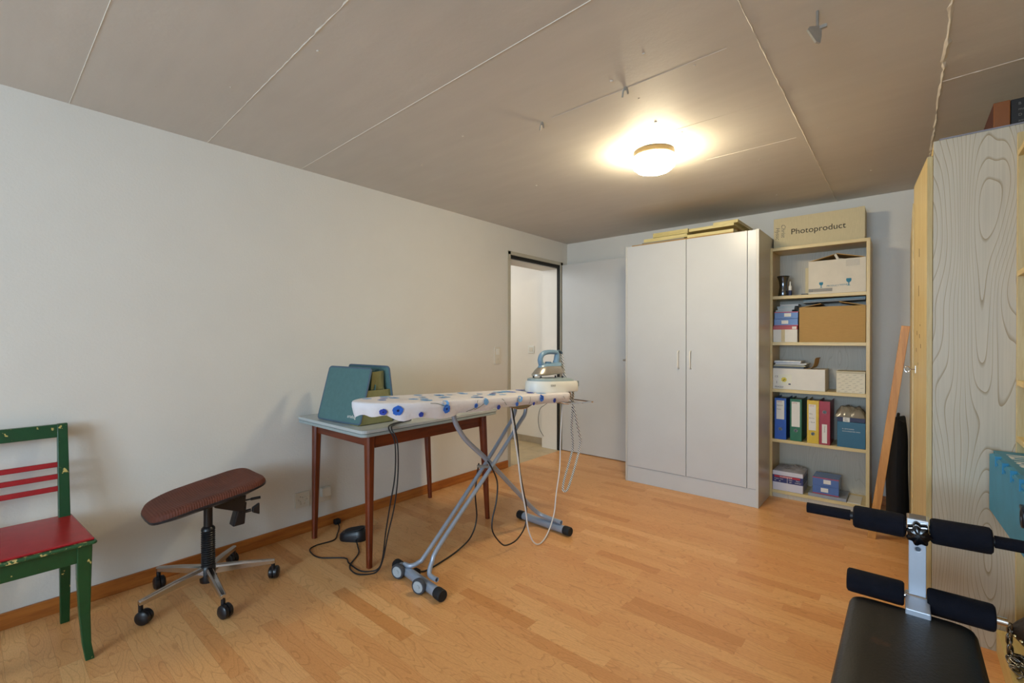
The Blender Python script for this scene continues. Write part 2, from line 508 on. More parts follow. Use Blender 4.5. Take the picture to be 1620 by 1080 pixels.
seam((-0.40, YF), (-0.402, YB), 0.0045, 0.0028, 1.3, 180)
seam((0.115, YF), (0.113, YB), 0.0075, 0.0045, 1.4, 190)
seam((0.113, 2.62), (0.36, 2.60), 0.004, 0.0025, 0.8, 16)
for k in range(26):   # blobs of paint and concrete on the ceiling
    x = random.uniform(-2.6, 0.3); y = random.uniform(0.3, 3.9); r = random.uniform(0.003, 0.008)
    B().lathe([(r, 0.001), (r * 0.8, -r * 0.4), (0.0005, -r * 0.6)], (x, y, HC), seg=8).build('concrete_nub', seam_m, ceil, smooth=True)

# left wall with the doorway
DY0, DY1, DZ = 3.335, 4.262, 2.068
wl = B()
wl.box(XL - 0.24, XL, YF - 0.1, DY0, 0, HC)
wl.box(XL - 0.24, XL, DY0, DY1, DZ, HC)
wl.box(XL - 0.24, XL, DY1, YB + 0.1, 0, HC)
struct(wl.build('wall_left', wall_m))
struct(B().box(XL - 0.01, XR + 0.1, YB, YB + 0.1, 0, HC).build('wall_back', wall_m))
struct(B().box(XR, XR + 0.1, YF - 0.1, YB, 0, HC).build('wall_right', wall_m))
wf = B()
WX0, WX1, WZ0, WZ1 = -1.6, 0.5, 0.85, 2.05
wf.box(XL, WX0, YF - 0.15, YF, 0, HC); wf.box(WX1, XR, YF - 0.15, YF, 0, HC)
wf.box(WX0, WX1, YF - 0.15, YF, 0, WZ0); wf.box(WX0, WX1, YF - 0.15, YF, WZ1, HC)
struct(wf.build('wall_front', wall_m))
win = empty_struct('window_1', (-0.55, YF - 0.08, WZ0))
b = B()
b.box(WX0, WX0 + 0.05, YF - 0.10, YF - 0.05, WZ0, WZ1); b.box(WX1 - 0.05, WX1, YF - 0.10, YF - 0.05, WZ0, WZ1)
b.box(WX0, WX1, YF - 0.10, YF - 0.05, WZ0, WZ0 + 0.05); b.box(WX0, WX1, YF - 0.10, YF - 0.05, WZ1 - 0.05, WZ1)
b.box(-0.58, -0.52, YF - 0.10, YF - 0.05, WZ0, WZ1)
b.build('window_frame', white_pl, win)
B().box(WX0, WX1, YF - 0.02, YF + 0.08, WZ0 - 0.03, WZ0).build('window_sill', white_lam, win)
bl = B().box(XL, XL + 0.013, YF, DY0 - 0.003, 0, 0.07).build('baseboard_left', base_m, bevel=0.003); struct(bl)
struct(B().box(-0.165, 0.02, YB - 0.013, YB, 0, 0.07).build('baseboard_back', base_m, bevel=0.003))

# hallway beyond the door
hx0, hx1, hy0, hy1 = -4.60, XL - 0.24, 2.2, 4.33
struct(B().box(hx0, XL - 0.005, hy1, hy1 + 0.1, 0, HC).build('wall_hall_end', hall_m) if False else B().box(hx0, hx1, hy1, hy1 + 0.1, 0, HC).build('wall_hall_end', hall_m))
struct(B().box(hx0 - 0.1, hx0, hy0 - 0.1, hy1 + 0.1, 0, HC).build('wall_hall_side', hall_m))
struct(B().box(hx0, hx1, hy0 - 0.1, hy0, 0, HC).build('wall_hall_near', hall_m))
struct(B().box(hx0 - 0.1, hx1, hy0 - 0.1, hy1 + 0.1, HC, HC + 0.1).build('ceiling_hall', hall_m))
hf = struct(B().box(hx0, XL - 0.0005, hy0, hy1, -0.08, -0.006).build('floor_hall', mat('tile_grout', '#8E7C60', 0.9)))
b0 = None
for i in range(5):
    for j in range(7):
        x0 = hx0 + 0.02 + i * 0.342; y0 = hy0 + j * 0.305
        x1, y1 = min(x0 + 0.339, XL - 0.001), min(y0 + 0.302, hy1)
        if x0 < XL - 0.24 - 0.34 or True:
            if x0 > XL - 0.24 and (y0 < DY0): y0 = DY0
            if x1 - x0 > 0.02 and y1 - y0 > 0.02:
                B().box(x0, x1, y0, y1, -0.006, -0.0002).build('floor_tile', tile_m, hf)
struct(B().box(hx0, hx1, hy1 - 0.012, hy1, 0, 0.075).build('baseboard_hall', tileskirt_m, bevel=0.002))
sw = thing('light_switch', 'small square white light switch on the white hallway wall', 'switch', (-3.375, hy1, 1.055))
B().box(-3.42, -3.33, hy1 - 0.010, hy1, 1.058, 1.148).build('plate', white_pl, sw, bevel=0.003)
B().box(-3.400, -3.350, hy1 - 0.014, hy1 - 0.009, 1.078, 1.128).build('rocker', cream_pl, sw, bevel=0.002)

# the lit hallway's own ceiling light, round the corner behind the left wall
d = bpy.data.lights.new('hallway_lamp_offscreen', 'POINT'); d.energy = 21.0; d.color = (0.90, 0.95, 1.0); d.shadow_soft_size = 0.12
o = bpy.data.objects.new('hallway_lamp_offscreen', d); C.objects.link(o); o.location = (-3.85, 3.1, 2.13)

# door 1: steel frame, black gasket, leaf swung open against the back wall
dr = empty_struct('door_1', (XL, 3.8, 0))
b = B()
b.box(XL - 0.25, XL + 0.008, DY0 - 0.002, DY0 + 0.04, 0, DZ)
b.box(XL - 0.25, XL + 0.008, DY1 - 0.04, DY1 + 0.002, 0, DZ)
b.box(XL - 0.25, XL + 0.008, DY0, DY1, DZ - 0.032, DZ + 0.002)
b.build('door_frame', frame_m, dr, bevel=0.002)
b = B()
b.box(XL - 0.035, XL - 0.006, DY0 + 0.04, DY0 + 0.046, 0, DZ - 0.03)
b.box(XL - 0.035, XL - 0.006, DY1 - 0.052, DY1 - 0.04, 0, DZ - 0.03)
b.box(XL - 0.035, XL - 0.006, DY0 + 0.04, DY1 - 0.04, DZ - 0.062, DZ - 0.030)
b.build('gasket', gasket_m, dr)
b = B()
b.box(XL - 0.24, XL - 0.036, DY0 + 0.041, DY0 + 0.05, 0, DZ - 0.04)
b.box(XL - 0.24, XL - 0.036, DY1 - 0.054, DY1 - 0.041, 0, DZ - 0.04)
b.box(XL - 0.24, XL - 0.036, DY0 + 0.041, DY1 - 0.041, DZ - 0.072, DZ - 0.033)
b.build('reveal_lining', hall_m, dr)
leaf = B().box(-2.872, -2.0, 4.232, 4.272, 0.006, 2.036).build('door_leaf', leaf_m, dr, bevel=0.002)
b = B(); b.cyl((-2.06, 4.234, 1.02), (-2.06, 4.19, 1.02), 0.009, seg=12); b.tube([(-2.06, 4.19, 1.02), (-2.075, 4.186, 1.02), (-2.17 + 0.055, 4.186, 1.018)], 0.009, 10)
b.build('handle', steel, leaf, smooth=True)

# ------------------------------------------------------------------ ceiling lamp and ceiling fittings
lamp = thing('ceiling_lamp', 'round glowing glass ceiling lamp with a dull brass ring', 'lamp', (-1.09, 2.53, HC))
L0 = (-1.09, 2.53, HC)
B().lathe([(0.10, 0), (0.112, -0.004), (0.112, -0.030), (0.10, -0.034)], L0, seg=40).build('brass_ring', brass, lamp, smooth=True)
B().lathe([(0.098, -0.032), (0.118, -0.038), (0.121, -0.060), (0.115, -0.085), (0.090, -0.108), (0.048, -0.121), (0.001, -0.124)], L0, seg=40).build('glass_bowl', emis('lamp_glass', LAMP_COLOUR, LAMP_STRENGTH), lamp, smooth=True)
def toggle(x, y, ln, sp, label, sub):
    t = thing('ceiling_anchor', label, 'anchor', (x, y, HC))
    b = B(); b.cyl((x, y, HC + 0.002), (x, y, HC - ln), 0.0045, seg=10); b.build('rod', steel, t, smooth=True)
    for s in (-1, 1):
        b = B()
        z = HC - ln
        if sub:
            b.tube([(x, y, z + 0.012), (x + s * 0.010, y - s * 0.004, z + 0.004), (x + s * sp, y - s * sp * 0.4, z - 0.022)], 0.004, 8, 3)
        else:
            if s < 0:
                b.prism([(0.012, 0.006), (-0.028, 0.004), (-0.034, -0.006), (-0.006, -0.046), (0.008, -0.05), (0.012, -0.03)], lambda u, v, dd: V((x + u * 0.75 + dd * 0.6, y + u * 0.6 - dd * 0.75, z + v)), -0.004, 0.004)
            else:
                b.box(x, x + 0.026, y, y + 0.010, z - 0.004, z + 0.006)
        b.build('wing', steel, t, smooth=True)
toggle(-0.219, 1.796, 0.055, 0.02, 'large steel toggle anchor hanging from the bare ceiling near the cabinet', False)
toggle(-0.906, 1.808, 0.014, 0.016, 'small splayed steel anchor on the dark ceiling seam', True)
toggle(-1.363, 1.831, 0.014, 0.016, 'small splayed steel anchor just past the end of the ceiling seam', True)

# wall fittings on the left wall
t = thing('light_switch', 'tall cream switch and socket plate beside the doorway', 'switch', (XL, 3.184, 0.994))
sp_ = B().box(XL, XL + 0.012, 3.145, 3.223, 0.994, 1.150).build('plate', cream_pl, t, bevel=0.002)
B().box(XL + 0.011, XL + 0.016, 3.162, 3.206, 1.080, 1.136).build('rocker', white_pl, t, bevel=0.002)
b = B()
for dy, dz in ((-0.009, 0.0), (0.009, 0.0), (0, -0.006)): b.cyl((XL + 0.001, 3.184 + dy, 1.038 + dz), (XL + 0.014, 3.184 + dy, 1.038 + dz), 0.003, seg=8)
cut(sp_, b)
t = thing('wall_socket', 'white triple wall socket above the baseboard beside the table leg', 'socket', (XL, 1.356, 0.165))
sp_ = B().box(XL, XL + 0.014, 1.312, 1.400, 0.168, 0.262).build('plate', cream_pl, t, bevel=0.002)
b = B()
for a in range(3):
    an = math.radians(90 + a * 120)
    for k in (-0.6, 0, 0.6):
        rr = 0.026 if k else 0.017
        b.cyl((XL + 0.001, 1.356 + rr * math.cos(an + k), 0.214 + rr * math.sin(an + k)), (XL + 0.016, 1.356 + rr * math.cos(an + k), 0.214 + rr * math.sin(an + k)), 0.003, seg=8)
cut(sp_, b)
t = thing('wall_socket', 'white wall socket with a plug-in adapter behind the table leg', 'socket', (XL, 1.50, 0.165))
B().box(XL, XL + 0.012, 1.455, 1.545, 0.165, 0.262).build('plate', cream_pl, t, bevel=0.004)
B().box(XL + 0.010, XL + 0.045, 1.47, 1.53, 0.205, 0.262).build('adapter', white_pl, t, bevel=0.004)

# ------------------------------------------------------------------ wardrobe
W = thing('wardrobe', 'tall white two-door wardrobe against the back wall', 'wardrobe', (-1.32, 4.0, 0))
x0, x1, yf, yb = -1.842, -0.800, 3.69, 4.225
B().box(x0, x0 + 0.016, yf, yb, 0, 2.02).build('side_panel', white_lam2, W, bevel=0.001)
B().box(x1 - 0.018, x1, yf, yb, 0, 2.02).build('side_panel', white_lam2, W, bevel=0.001)
B().box(x0 + 0.016, x1 - 0.018, yf + 0.02, yb, 1.998, 2.016).build('top_panel', white_lam2, W)
B().box(x0 + 0.016, x1 - 0.018, yf + 0.004, yf + 0.022, 0, 0.131).build('plinth', white_lam, W, bevel=0.001)
B().box(-0.8755, x1 - 0.018, yf + 0.001, yf + 0.02, 0.133, 2.016).build('filler_strip', white_lam, W, bevel=0.001)
B().box(x0 + 0.016, x1 - 0.018, yb - 0.01, yb, 0.0, 2.0).build('back_panel', white_lam2, W)
for a, b_, hx in ((-1.8245, -1.3225, -1.378), (-1.3185, -0.8785, -1.283)):
    dd = B().box(a, b_, yf - 0.002, yf + 0.018, 0.134, 2.016).build('door', white_lam, W, bevel=0.0015)
    h = B(); h.tube([(hx, yf - 0.001, 0.990), (hx, yf - 0.026, 0.998), (hx, yf - 0.028, 1.03), (hx, yf - 0.028, 1.09), (hx, yf - 0.026, 1.122), (hx, yf - 0.001, 1.130)], 0.005, 10, 3)
    h.build('handle', white_pl, dd, smooth=True)
# flat boards and frames stored on the wardrobe
pale = wood('pale_board', '#D8C88C', '#C2AE6C', (2, 14, 14), 2.0)
kraft = mat('kraft_board', '#A8834C', 0.85, var=0.08, scale=20)
def flat(name, label, m, xa, xb, ya, yb_, za, zb, rz=0.0, tilt=0.0):
    cx, cy = (xa + xb) / 2, (ya + yb_) / 2
    M = Matrix.Translation((cx, cy, za)) @ Matrix.Rotation(rz, 4, 'Z') @ Matrix.Rotation(tilt, 4, 'Y') 
    hx_, hy_ = (xb - xa) / 2, (yb_ - ya) / 2
    return tag(B().box(-hx_, hx_, -hy_, hy_, 0, zb - za, M).build(name, m, bevel=0.001), label, 'board', 'flat boards stored on the wardrobe')
flat('cardboard_sheet', 'brown corrugated cardboard sheet lowest in the pile on the wardrobe', kraft, -1.80, -0.98, 3.72, 4.18, 2.020, 2.031)
flat('wooden_board', 'cream board with a bright front edge on the cardboard sheet over the right wardrobe door', pale, -1.33, -0.985, 3.73, 4.15, 2.032, 2.056, 0.01)
flat('picture_frame', 'thin grey framed sheet lying in the pile over the left wardrobe door', mat('grey_frame', '#8E887A', 0.5), -1.72, -1.36, 3.75, 4.15, 2.032, 2.048)
flat('wooden_board', 'pale board in the middle of the left pile on the wardrobe', pale, -1.71, -1.34, 3.765, 4.17, 2.049, 2.079, -0.006)
flat('gap_spacer', 'added brown cardboard spacer set back between the pale boards over the right wardrobe door', kraft, -1.30, -1.00, 3.90, 4.16, 2.057, 2.088)  # added support, set back so the gap in front falls into shade
flat('gap_spacer', 'thin added brown cardboard spacer set back between the two pale boards of the left pile', kraft, -1.60, -1.36, 3.88, 4.16, 2.079, 2.087)  # added support too, set back to leave a shaded gap
flat('wooden_board', 'wide pale board over the added spacer and the right wardrobe door', pale, -1.325, -0.985, 3.765, 4.19, 2.088, 2.110, -0.015)  # rests on the added spacer; the dark gap below is only shade
flat('wooden_board', 'pale board lying topmost over the left wardrobe door', pale, -1.64, -1.345, 3.79, 4.18, 2.087, 2.124, 0.0)
flat('wooden_board', 'topmost pale board jutting highest over the right wardrobe door', pale, -1.14, -0.96, 3.78, 4.20, 2.111, 2.134, -0.02)
flat('dark_folder', 'thin dark strip lying on the wide pale board on the wardrobe', mat('dark_strip', '#2A2116', 0.6), -1.325, -1.15, 3.82, 4.15, 2.1105, 2.122, 0.0)

# ------------------------------------------------------------------ bookshelf beside the wardrobe
K = thing('bookshelf', 'narrow open birch bookshelf of five tiers beside the white wardrobe', 'bookshelf', (-0.495, 4.2, 0))
kx0, kx1, ky0, ky1 = -0.800, -0.182, 4.05, 4.335
B().box(kx0, kx0 + 0.018, ky0, ky1, 0, 1.93).build('side_panel', birch, K, bevel=0.001)
B().box(kx1 - 0.021, kx1, ky0, ky1, 0, 1.929).build('side_panel', birch, K, bevel=0.001)
B().box(kx0 + 0.018, kx1 - 0.021, ky0, ky1, 1.905, 1.928).build('top_panel', birch_h, K, bevel=0.001)
for z in (1.556, 1.200, 0.838, 0.450, 0.057):
    B().box(kx0 + 0.018, kx1 - 0.021, ky0 + 0.004, ky1 - 0.008, z - 0.024, z).build('shelf', birch_h, K, bevel=0.001)
B().box(kx0 + 0.018, kx1 - 0.021, ky1 - 0.008, ky1, 0.0, 1.92).build('back_panel', ashback, K)
B().box(kx0 + 0.018, kx1 - 0.021, ky0 + 0.012, ky0 + 0.026, 0.0, 0.033).build('kick_board', ashback, K)

def carton(name, label, cat, x0, x1, y0, y1, z0, z1, m, group=None, rz=0.0, bevel=0.0015):
    t = thing(name, label, cat, ((x0 + x1) / 2, (y0 + y1) / 2, z0), 0, group)
    o = B().box(x0, x1, y0, y1, z0, z1).build('body', m, t, bevel=bevel)
    return t
RX, UZ = (1, 0, 0), (0, 0, 1)
# Photoproduct carton on top
t = carton('cardboard_box', 'long pale cardboard box reading Photoproduct on top of the bookshelf', 'box', -0.788, -0.216, 4.12, 4.335, 1.931, 2.167, card_l)
text('Photoproduct', 0.060, (-0.672, 4.1196, 2.032), RX, UZ, ink, t, xs=1.02)
for i, w in enumerate(('Christ', 'Hyssc')):
    text(w, 0.040, (-0.735 - i * 0.038, 4.1196, 2.118 - i * 0.02), (0, 0, -1), (1, 0, 0), ink_s, t, 'handwriting', shear=0.2)
B().box(-0.252, -0.215, 4.118, 4.12, 1.95, 2.168).build('end_flap', card_l, t)
# wine carton
t = carton('cardboard_box', 'whitish taped carton with blue goblet prints on the top shelf', 'box', -0.548, -0.205, 4.065, 4.30, 1.557, 1.80, card_w)
for gx, gz, k in ((-0.468, 1.600, 0.8), (-0.303, 1.606, 1.0)):
    b = B()
    prof = [(-0.014, 0.052), (0.014, 0.052), (0.016, 0.040), (0.012, 0.028), (0.003, 0.022), (0.003, 0.004), (0.013, 0.0), (-0.013, 0.0), (-0.003, 0.004), (-0.003, 0.022), (-0.012, 0.028), (-0.016, 0.040)]
    b.prism([(u * k, v * k) for u, v in prof], lambda u, v, dd: V((gx + u, 4.0648 - dd, gz + v)), 0.0, 0.0004)
    b.build('goblet_print', teal_ink, t)
text('PRODUCT', 0.016, (-0.435, 4.0646, 1.606), RX, UZ, teal_ink, t)
text('WEINE', 0.016, (-0.358, 4.0646, 1.609), RX, UZ, teal_ink, t)
tape = plastic_film('clear_tape', '#F0F2F2', 0.14)
B().box(-0.547, -0.40, 4.0642, 4.065, 1.572, 1.596).build('tape_strip', tape, t)
B().box(-0.32, -0.24, 4.0642, 4.065, 1.745, 1.79).build('tape_strip', tape, t)
for pts in (((-0.546, 1.800), (-0.385, 1.842), (-0.383, 1.838), (-0.544, 1.795)), ((-0.378, 1.846), (-0.212, 1.804), (-0.214, 1.799), (-0.380, 1.841))):
    B().prism([(p[0], p[1]) for p in pts], lambda u, v, dd: V((u, dd, v)), 4.068, 4.29).build('top_flap', card_d, t)
B().prism([(-0.392, 1.836), (-0.378, 1.842), (-0.362, 1.80), (-0.376, 1.80)], lambda u, v, dd: V((u, dd, v)), 4.072, 4.076).build('top_flap', card_w, t)
tag(B().box(-0.575, -0.552, 4.12, 4.30, 1.557, 1.762).build('cardboard_sheet', card_l, bevel=0.001), 'upright pale cardboard sheet beside the goblet carton', 'cardboard')
tag(B().box(-0.595, -0.552, 4.065, 4.11, 1.557, 1.564).build('dark_case', black_pl, bevel=0.001), 'tiny flat black case lying beside the goblet carton', 'case')
# metal cup
t = thing('metal_shaker', 'waisted shiny metal cup standing alone on the top shelf', 'cup', (-0.715, 4.12, 1.557))
b = B().lathe([(0.034, 0), (0.036, 0.004), (0.030, 0.045), (0.026, 0.075), (0.030, 0.115), (0.040, 0.148), (0.042, 0.152), (0.037, 0.152), (0.024, 0.12), (0.001, 0.118)], (-0.722, 4.12, 1.557), seg=24)
b.build('body', mat('dark_mirror_metal', '#6C7484', 0.12, 1.0, var=0.04, scale=25), t, smooth=True)
B().lathe([(0.042, 0.150), (0.044, 0.154), (0.040, 0.157), (0.037, 0.152)], (-0.722, 4.12, 1.557), seg=24).build('rim', black_pl, t, smooth=True)
t = thing('glue_bottle', 'small white and blue tube standing against the metal cup', 'bottle', (-0.674, 4.115, 1.557))
B().lathe([(0.012, 0), (0.012, 0.04), (0.011, 0.043)], (-0.674, 4.115, 1.557), seg=14).build('body', mat('navy_label', '#1E2E58', 0.4), t, smooth=True)
B().lathe([(0.012, 0.043), (0.012, 0.075), (0.005, 0.082), (0.005, 0.11), (0.001, 0.112)], (-0.674, 4.115, 1.557), seg=14).build('cap', white_pl, t, smooth=True)
# second tier
t = carton('cardboard_box', 'large plain brown cardboard box filling the second tier', 'box', -0.606, -0.206, 4.06, 4.31, 1.2005, 1.462, card)
for pts in (((-0.604, 1.462), (-0.47, 1.487), (-0.469, 1.483), (-0.602, 1.458)), ((-0.36, 1.497), (-0.21, 1.464), (-0.212, 1.459), (-0.361, 1.492))):
    B().prism(pts, lambda u, v, dd: V((u, dd, v)), 4.07, 4.30).build('top_flap', card_d, t)
for i, (zz, ya, cc, lb) in enumerate(((1.4800, 4.10, '#5E6468', 'dark grey folder lying inside the open brown box'), (1.4935, 4.16, '#7E9698', 'pale teal folder lying over the open brown box'))):
    M = Matrix.Translation((-0.40, 4.2, zz + 0.019)) @ Matrix.Rotation(-0.02, 4, 'Y')
    tag(B().box(-0.19, 0.19, -0.10 + i * 0.03, 0.09, 0, 0.012, M).build('document_folder', mat('folder_%d' % i, cc, 0.4), bevel=0.001), lb, 'folder', 'folders on the brown box')
t = carton('photo_box', 'white box with a red lid band at the foot of the stack', 'box', -0.780, -0.618, 4.063, 4.26, 1.2005, 1.322, paper)
B().box(-0.781, -0.617, 4.062, 4.262, 1.297, 1.324).build('lid_band', mat('red_band', '#A8322C', 0.4), t, bevel=0.001)
B().box(-0.652, -0.624, 4.0612, 4.062, 1.300, 1.319).build('label', paper, t)
B().box(-0.725, -0.700, 4.0624, 4.063, 1.203, 1.297).build('tape_strip', card_l, t)
bluebox = mat('blue_gloss_box', '#41619C', 0.22, var=0.06, scale=22)
redline = mat('red_line', '#B0303C', 0.4)
def bluepack(x0, x1, y0, y1, z0, z1, lab, flip, group):
    t = carton('photo_paper_pack', lab, 'box', x0, x1, y0, y1, z0, z1, bluebox, group)
    h = z1 - z0
    zr = z1 - 0.007 if not flip else z0 + 0.001
    B().box(x0 - 0.0004, x1 + 0.0004, y0 - 0.0006, y0 + 0.002, zr, zr + 0.006).build('red_stripe', redline, t)
    k = 0.42 if not flip else 0.32
    xm = x0 + (x1 - x0) * k
    B().box(xm, xm + 0.045, y0 - 0.0006, y0 + 0.001, z0 + h * 0.30, z0 + h * 0.78).build('label', paper, t)
    return t
bluepack(-0.775, -0.615, 4.068, 4.26, 1.3245, 1.379, 'glossy blue photo pack directly on the red-banded box', True, 'blue photo packs')
bluepack(-0.772, -0.614, 4.068, 4.26, 1.3795, 1.434, 'glossy blue photo pack under the clear cases on the second tier', False, 'blue photo packs')
cdm = mat('clear_case_edges', '#9AA2A4', 0.2, var=0.06, scale=40)
for i, (a, c_, z) in enumerate(((-0.765, -0.655, 1.4345), (-0.752, -0.64, 1.4485), (-0.755, -0.637, 1.4625), (-0.735, -0.613, 1.4765))):
    t = thing('disc_case', ['clear disc case lowest on the blue photo packs', 'clear disc case second from the bottom of the small pile', 'clear disc case third from the bottom of the small pile', 'topmost grey disc case of the pile under the shelf board'][i], 'case', ((a + c_) / 2, 4.14, z), 0, 'disc cases')
    B().box(a, c_, 4.075, 4.20, z, z + 0.0045).build('tray', cdm, t)
    B().box(a + 0.0015, c_ - 0.0015, 4.0765, 4.1985, z + 0.0045, z + 0.0085).build('inlay', mat('inlay_%d' % i, ['#6E7C80', '#8A8488', '#5A6E74', '#85757C'][i], 0.4), t)
    B().box(a, c_, 4.075, 4.20, z + 0.0085, z + 0.013).build('cover', cdm, t)
# third tier
t = carton('white_box', 'long white carton marked FRAGILE with a yellow sticker', 'box', -0.7815, -0.442, 4.062, 4.28, 0.8385, 0.998, paper)
B().box(-0.742, -0.655, 4.0612, 4.0622, 0.868, 0.953).build('sticker', mat('sticker_paper', '#DDDCCB', 0.5), t)
b = B(); b.prism([((0.022 if k % 2 else 0.015) * math.cos(k * PI / 8), (0.022 if k % 2 else 0.015) * math.sin(k * PI / 8)) for k in range(16)], lambda u, v, dd: V((-0.705 + u, 4.0612 - dd, 0.912 + v)), 0, 0.0005)
b.build('sun_print', mat('yellow_print', '#CDBB2C', 0.5), t)
B().box(-0.675, -0.660, 4.0606, 4.0612, 0.874, 0.884).build('print_mark', mat('violet_print', '#2E2A5C', 0.5), t)
B().prism([(-0.714, 0.905), (-0.700, 0.918), (-0.697, 0.915), (-0.711, 0.902)], lambda u, v, dd: V((u, 4.0607 - dd, v)), 0, 0.0005).build('print_mark', ink, t)
text('CE', 0.020, (-0.768, 4.0612, 0.928), RX, UZ, ink_s, t)
text('FRAGILE', 0.016, (-0.768, 4.0612, 0.850), RX, UZ, ink, t)
text('1', 0.030, (-0.762, 4.0612, 0.880), RX, UZ, ink_s, t)
mg = [('#2C3034', 0.016, -0.780, -0.575, 'dark bound catalogue lowest in the pile on the FRAGILE carton'), ('#B9A23A', 0.007, -0.779, -0.565, 'yellow booklet in the pile on the FRAGILE carton'), ('#1E2632', 0.008, -0.772, -0.572, 'navy booklet in the middle of the magazine pile'), ('#D4D6D6', 0.008, -0.765, -0.558, 'white booklet above the navy one in the magazine pile'), ('#3C5FA0', 0.005, -0.776, -0.60, 'blue striped magazine near the top of the pile'), ('#CFD2D6', 0.012, -0.775, -0.595, 'white magazine topmost of the pile on the FRAGILE carton')]
z = 0.9985
for i, (cc, th, a, c_, lb) in enumerate(mg):
    t = thing('magazine', lb, 'magazine', ((a + c_) / 2, 4.16, z), 0, 'magazines on the white carton')
    m_ = mat('magazine_cover_%d' % i, cc, 0.35, var=0.15, scale=40)
    B().box(a, c_, 4.066 + 0.006 * (i % 3), 4.25, z, z + th * 0.25).build('cover', m_, t)
    B().box(a + 0.001, c_ - 0.002, 4.068 + 0.006 * (i % 3), 4.248, z + th * 0.25, z + th * 0.75).build('pages', paper if i not in (0,) else m_, t)
    B().box(a, c_, 4.066 + 0.006 * (i % 3), 4.25, z + th * 0.75, z + th).build('cover', m_, t)
    z += th + 0.0004
b = B()
pp = [(-0.572, 1.000), (-0.555, 1.001), (-0.535, 1.006), (-0.520, 1.020), (-0.512, 1.045), (-0.508, 1.075), (-0.500, 1.085)]
pp2 = [(u + 0.0012, v - 0.0012) for u, v in reversed(pp)]
b.prism(pp + pp2, lambda u, v, dd: V((u + (dd - 4.08) * 0.12, dd, v)), 4.08, 4.2)
tag(b.build('brown_envelope', card, smooth=True), 'curled brown paper envelope leaning up at the end of the magazine pile', 'envelope')
t = carton('patterned_box', 'cream box covered in small grey dashes', 'box', -0.374, -0.208, 4.062, 4.22, 0.8385, 0.985, mat('cream_carton', '#D9D2BC', 0.6, var=0.03))
B().box(-0.376, -0.206, 4.060, 4.223, 0.978, 0.993).build('lid', mat('cream_lid', '#BDB59C', 0.6, var=0.03), t, bevel=0.001)
b = B()
for r in range(9):
    for q in range(4):
        xx = -0.368 + q * 0.042 + (r % 2) * 0.019 + (r % 3) * 0.004; zz = 0.846 + r * 0.0148
        if xx + 0.017 < -0.210: b.prism([(xx, zz), (xx + 0.017, zz + 0.0028), (xx + 0.017, zz + 0.0044), (xx, zz + 0.0014)], lambda u, v, dd: V((u, 4.0618 - dd, v)), 0, 0.0004)
b.build('dash_print', ink_s, t)
# binders
def binder(label, x0, x1, y0, col, hole_z, lab, lettering, lean=0.0):
    t = thing('ring_binder', label, 'binder', ((x0 + x1) / 2, 4.2, 0.4505), 0, 'ring binders on the shelf')
    m_ = mat('binder_' + col, col, 0.4, var=0.06, scale=30)
    z0, z1, y1 = 0.4505, 0.768, y0 + 0.262
    spine = B().box(x0, x1, y0, y0 + 0.003, z0, z1).build('spine', m_, t, bevel=0.0006)
    B().box(x0, x0 + 0.0025, y0 + 0.003, y1, z0, z1).build('cover', m_, t, bevel=0.0008)
    B().box(x1 - 0.0025, x1, y0 + 0.003, y1, z0, z1).build('cover', m_, t, bevel=0.0008)
    B().box(x0 + 0.006, x1 - 0.008, y0 + 0.070, y1 - 0.01, z0 + 0.004, z1 - 0.014).build('pages', paper, t)
    cx = (x0 + x1) / 2
    b = B(); b.cyl((cx, y0 - 0.01, hole_z), (cx, y0 + 0.02, hole_z), 0.0105, seg=20); cut(spine, b)
    b = B(); b.tube([(cx + 0.0112 * math.cos(q), y0, hole_z + 0.0112 * math.sin(q)) for q in [2 * PI * k / 20 for k in range(21)]], 0.0014, 6); b.build('finger_ring', steel, t, smooth=True)
    la, lb, lz0, lz1 = lab
    B().box(la, lb, y0 - 0.0008, y0 + 0.0005, lz0, lz1).build('label', paper, t)
    for s_, sz, dz, m2 in lettering:
        text(s_, sz, (la + 0.004, y0 - 0.0010, lz1 - dz), RX, UZ, m2, t)
    return t
binder('blue ring binder with a short white spine label', -0.768, -0.690, 4.062, '#0D4EA8', 0.530, (-0.756, -0.703, 0.605, 0.750), [('LEITZ', 0.013, 0.014, ink_red), ('Bewerb', 0.013, 0.042, ink_s), ('Kurs', 0.014, 0.072, ink_s)])
binder('green ring binder with a long blank white label', -0.664, -0.588, 4.062, '#06603C', 0.530, (-0.654, -0.600, 0.558, 0.748), [('LEITZ', 0.013, 0.014, ink_red)])
binder('yellow ring binder with handwriting on its label', -0.553, -0.479, 4.058, '#D0AE1E', 0.520, (-0.543, -0.497, 0.546, 0.738), [('LEITZ', 0.012, 0.014, ink_red), ('Div.', 0.014, 0.075, ink_s), ('Kurse', 0.013, 0.106, ink_s), ('+ Band', 0.012, 0.136, ink_s)])
t = binder('dark red ring binder, its finger hole above the label', -0.476, -0.410, 4.050, '#96162A', 0.690, (-0.459, -0.428, 0.462, 0.600), [])
text('Diverses', 0.014, (-0.446, 4.049, 0.590), (0, 0, -1), (1, 0, 0), ink_s, t)
t = carton('teal_box', 'deep teal slip box with two lines of pale print', 'box', -0.368, -0.2055, 4.056, 4.28, 0.4505, 0.632, mat('deep_teal', '#0B5672', 0.4, var=0.06))
text('EL ARTE FORMA', 0.0095, (-0.338, 4.0556, 0.579), RX, UZ, paper, t)
text('ENCICLOPEDIA DEL PIANO', 0.0085, (-0.338, 4.0556, 0.563), RX, UZ, paper, t, xs=1.0)
t = carton('navy_case', 'flat navy case with a white label on the teal slip box', 'case', -0.368, -0.207, 4.062, 4.25, 0.6325, 0.664, mat('navy_gloss', '#141C44', 0.2, var=0.06, scale=30))
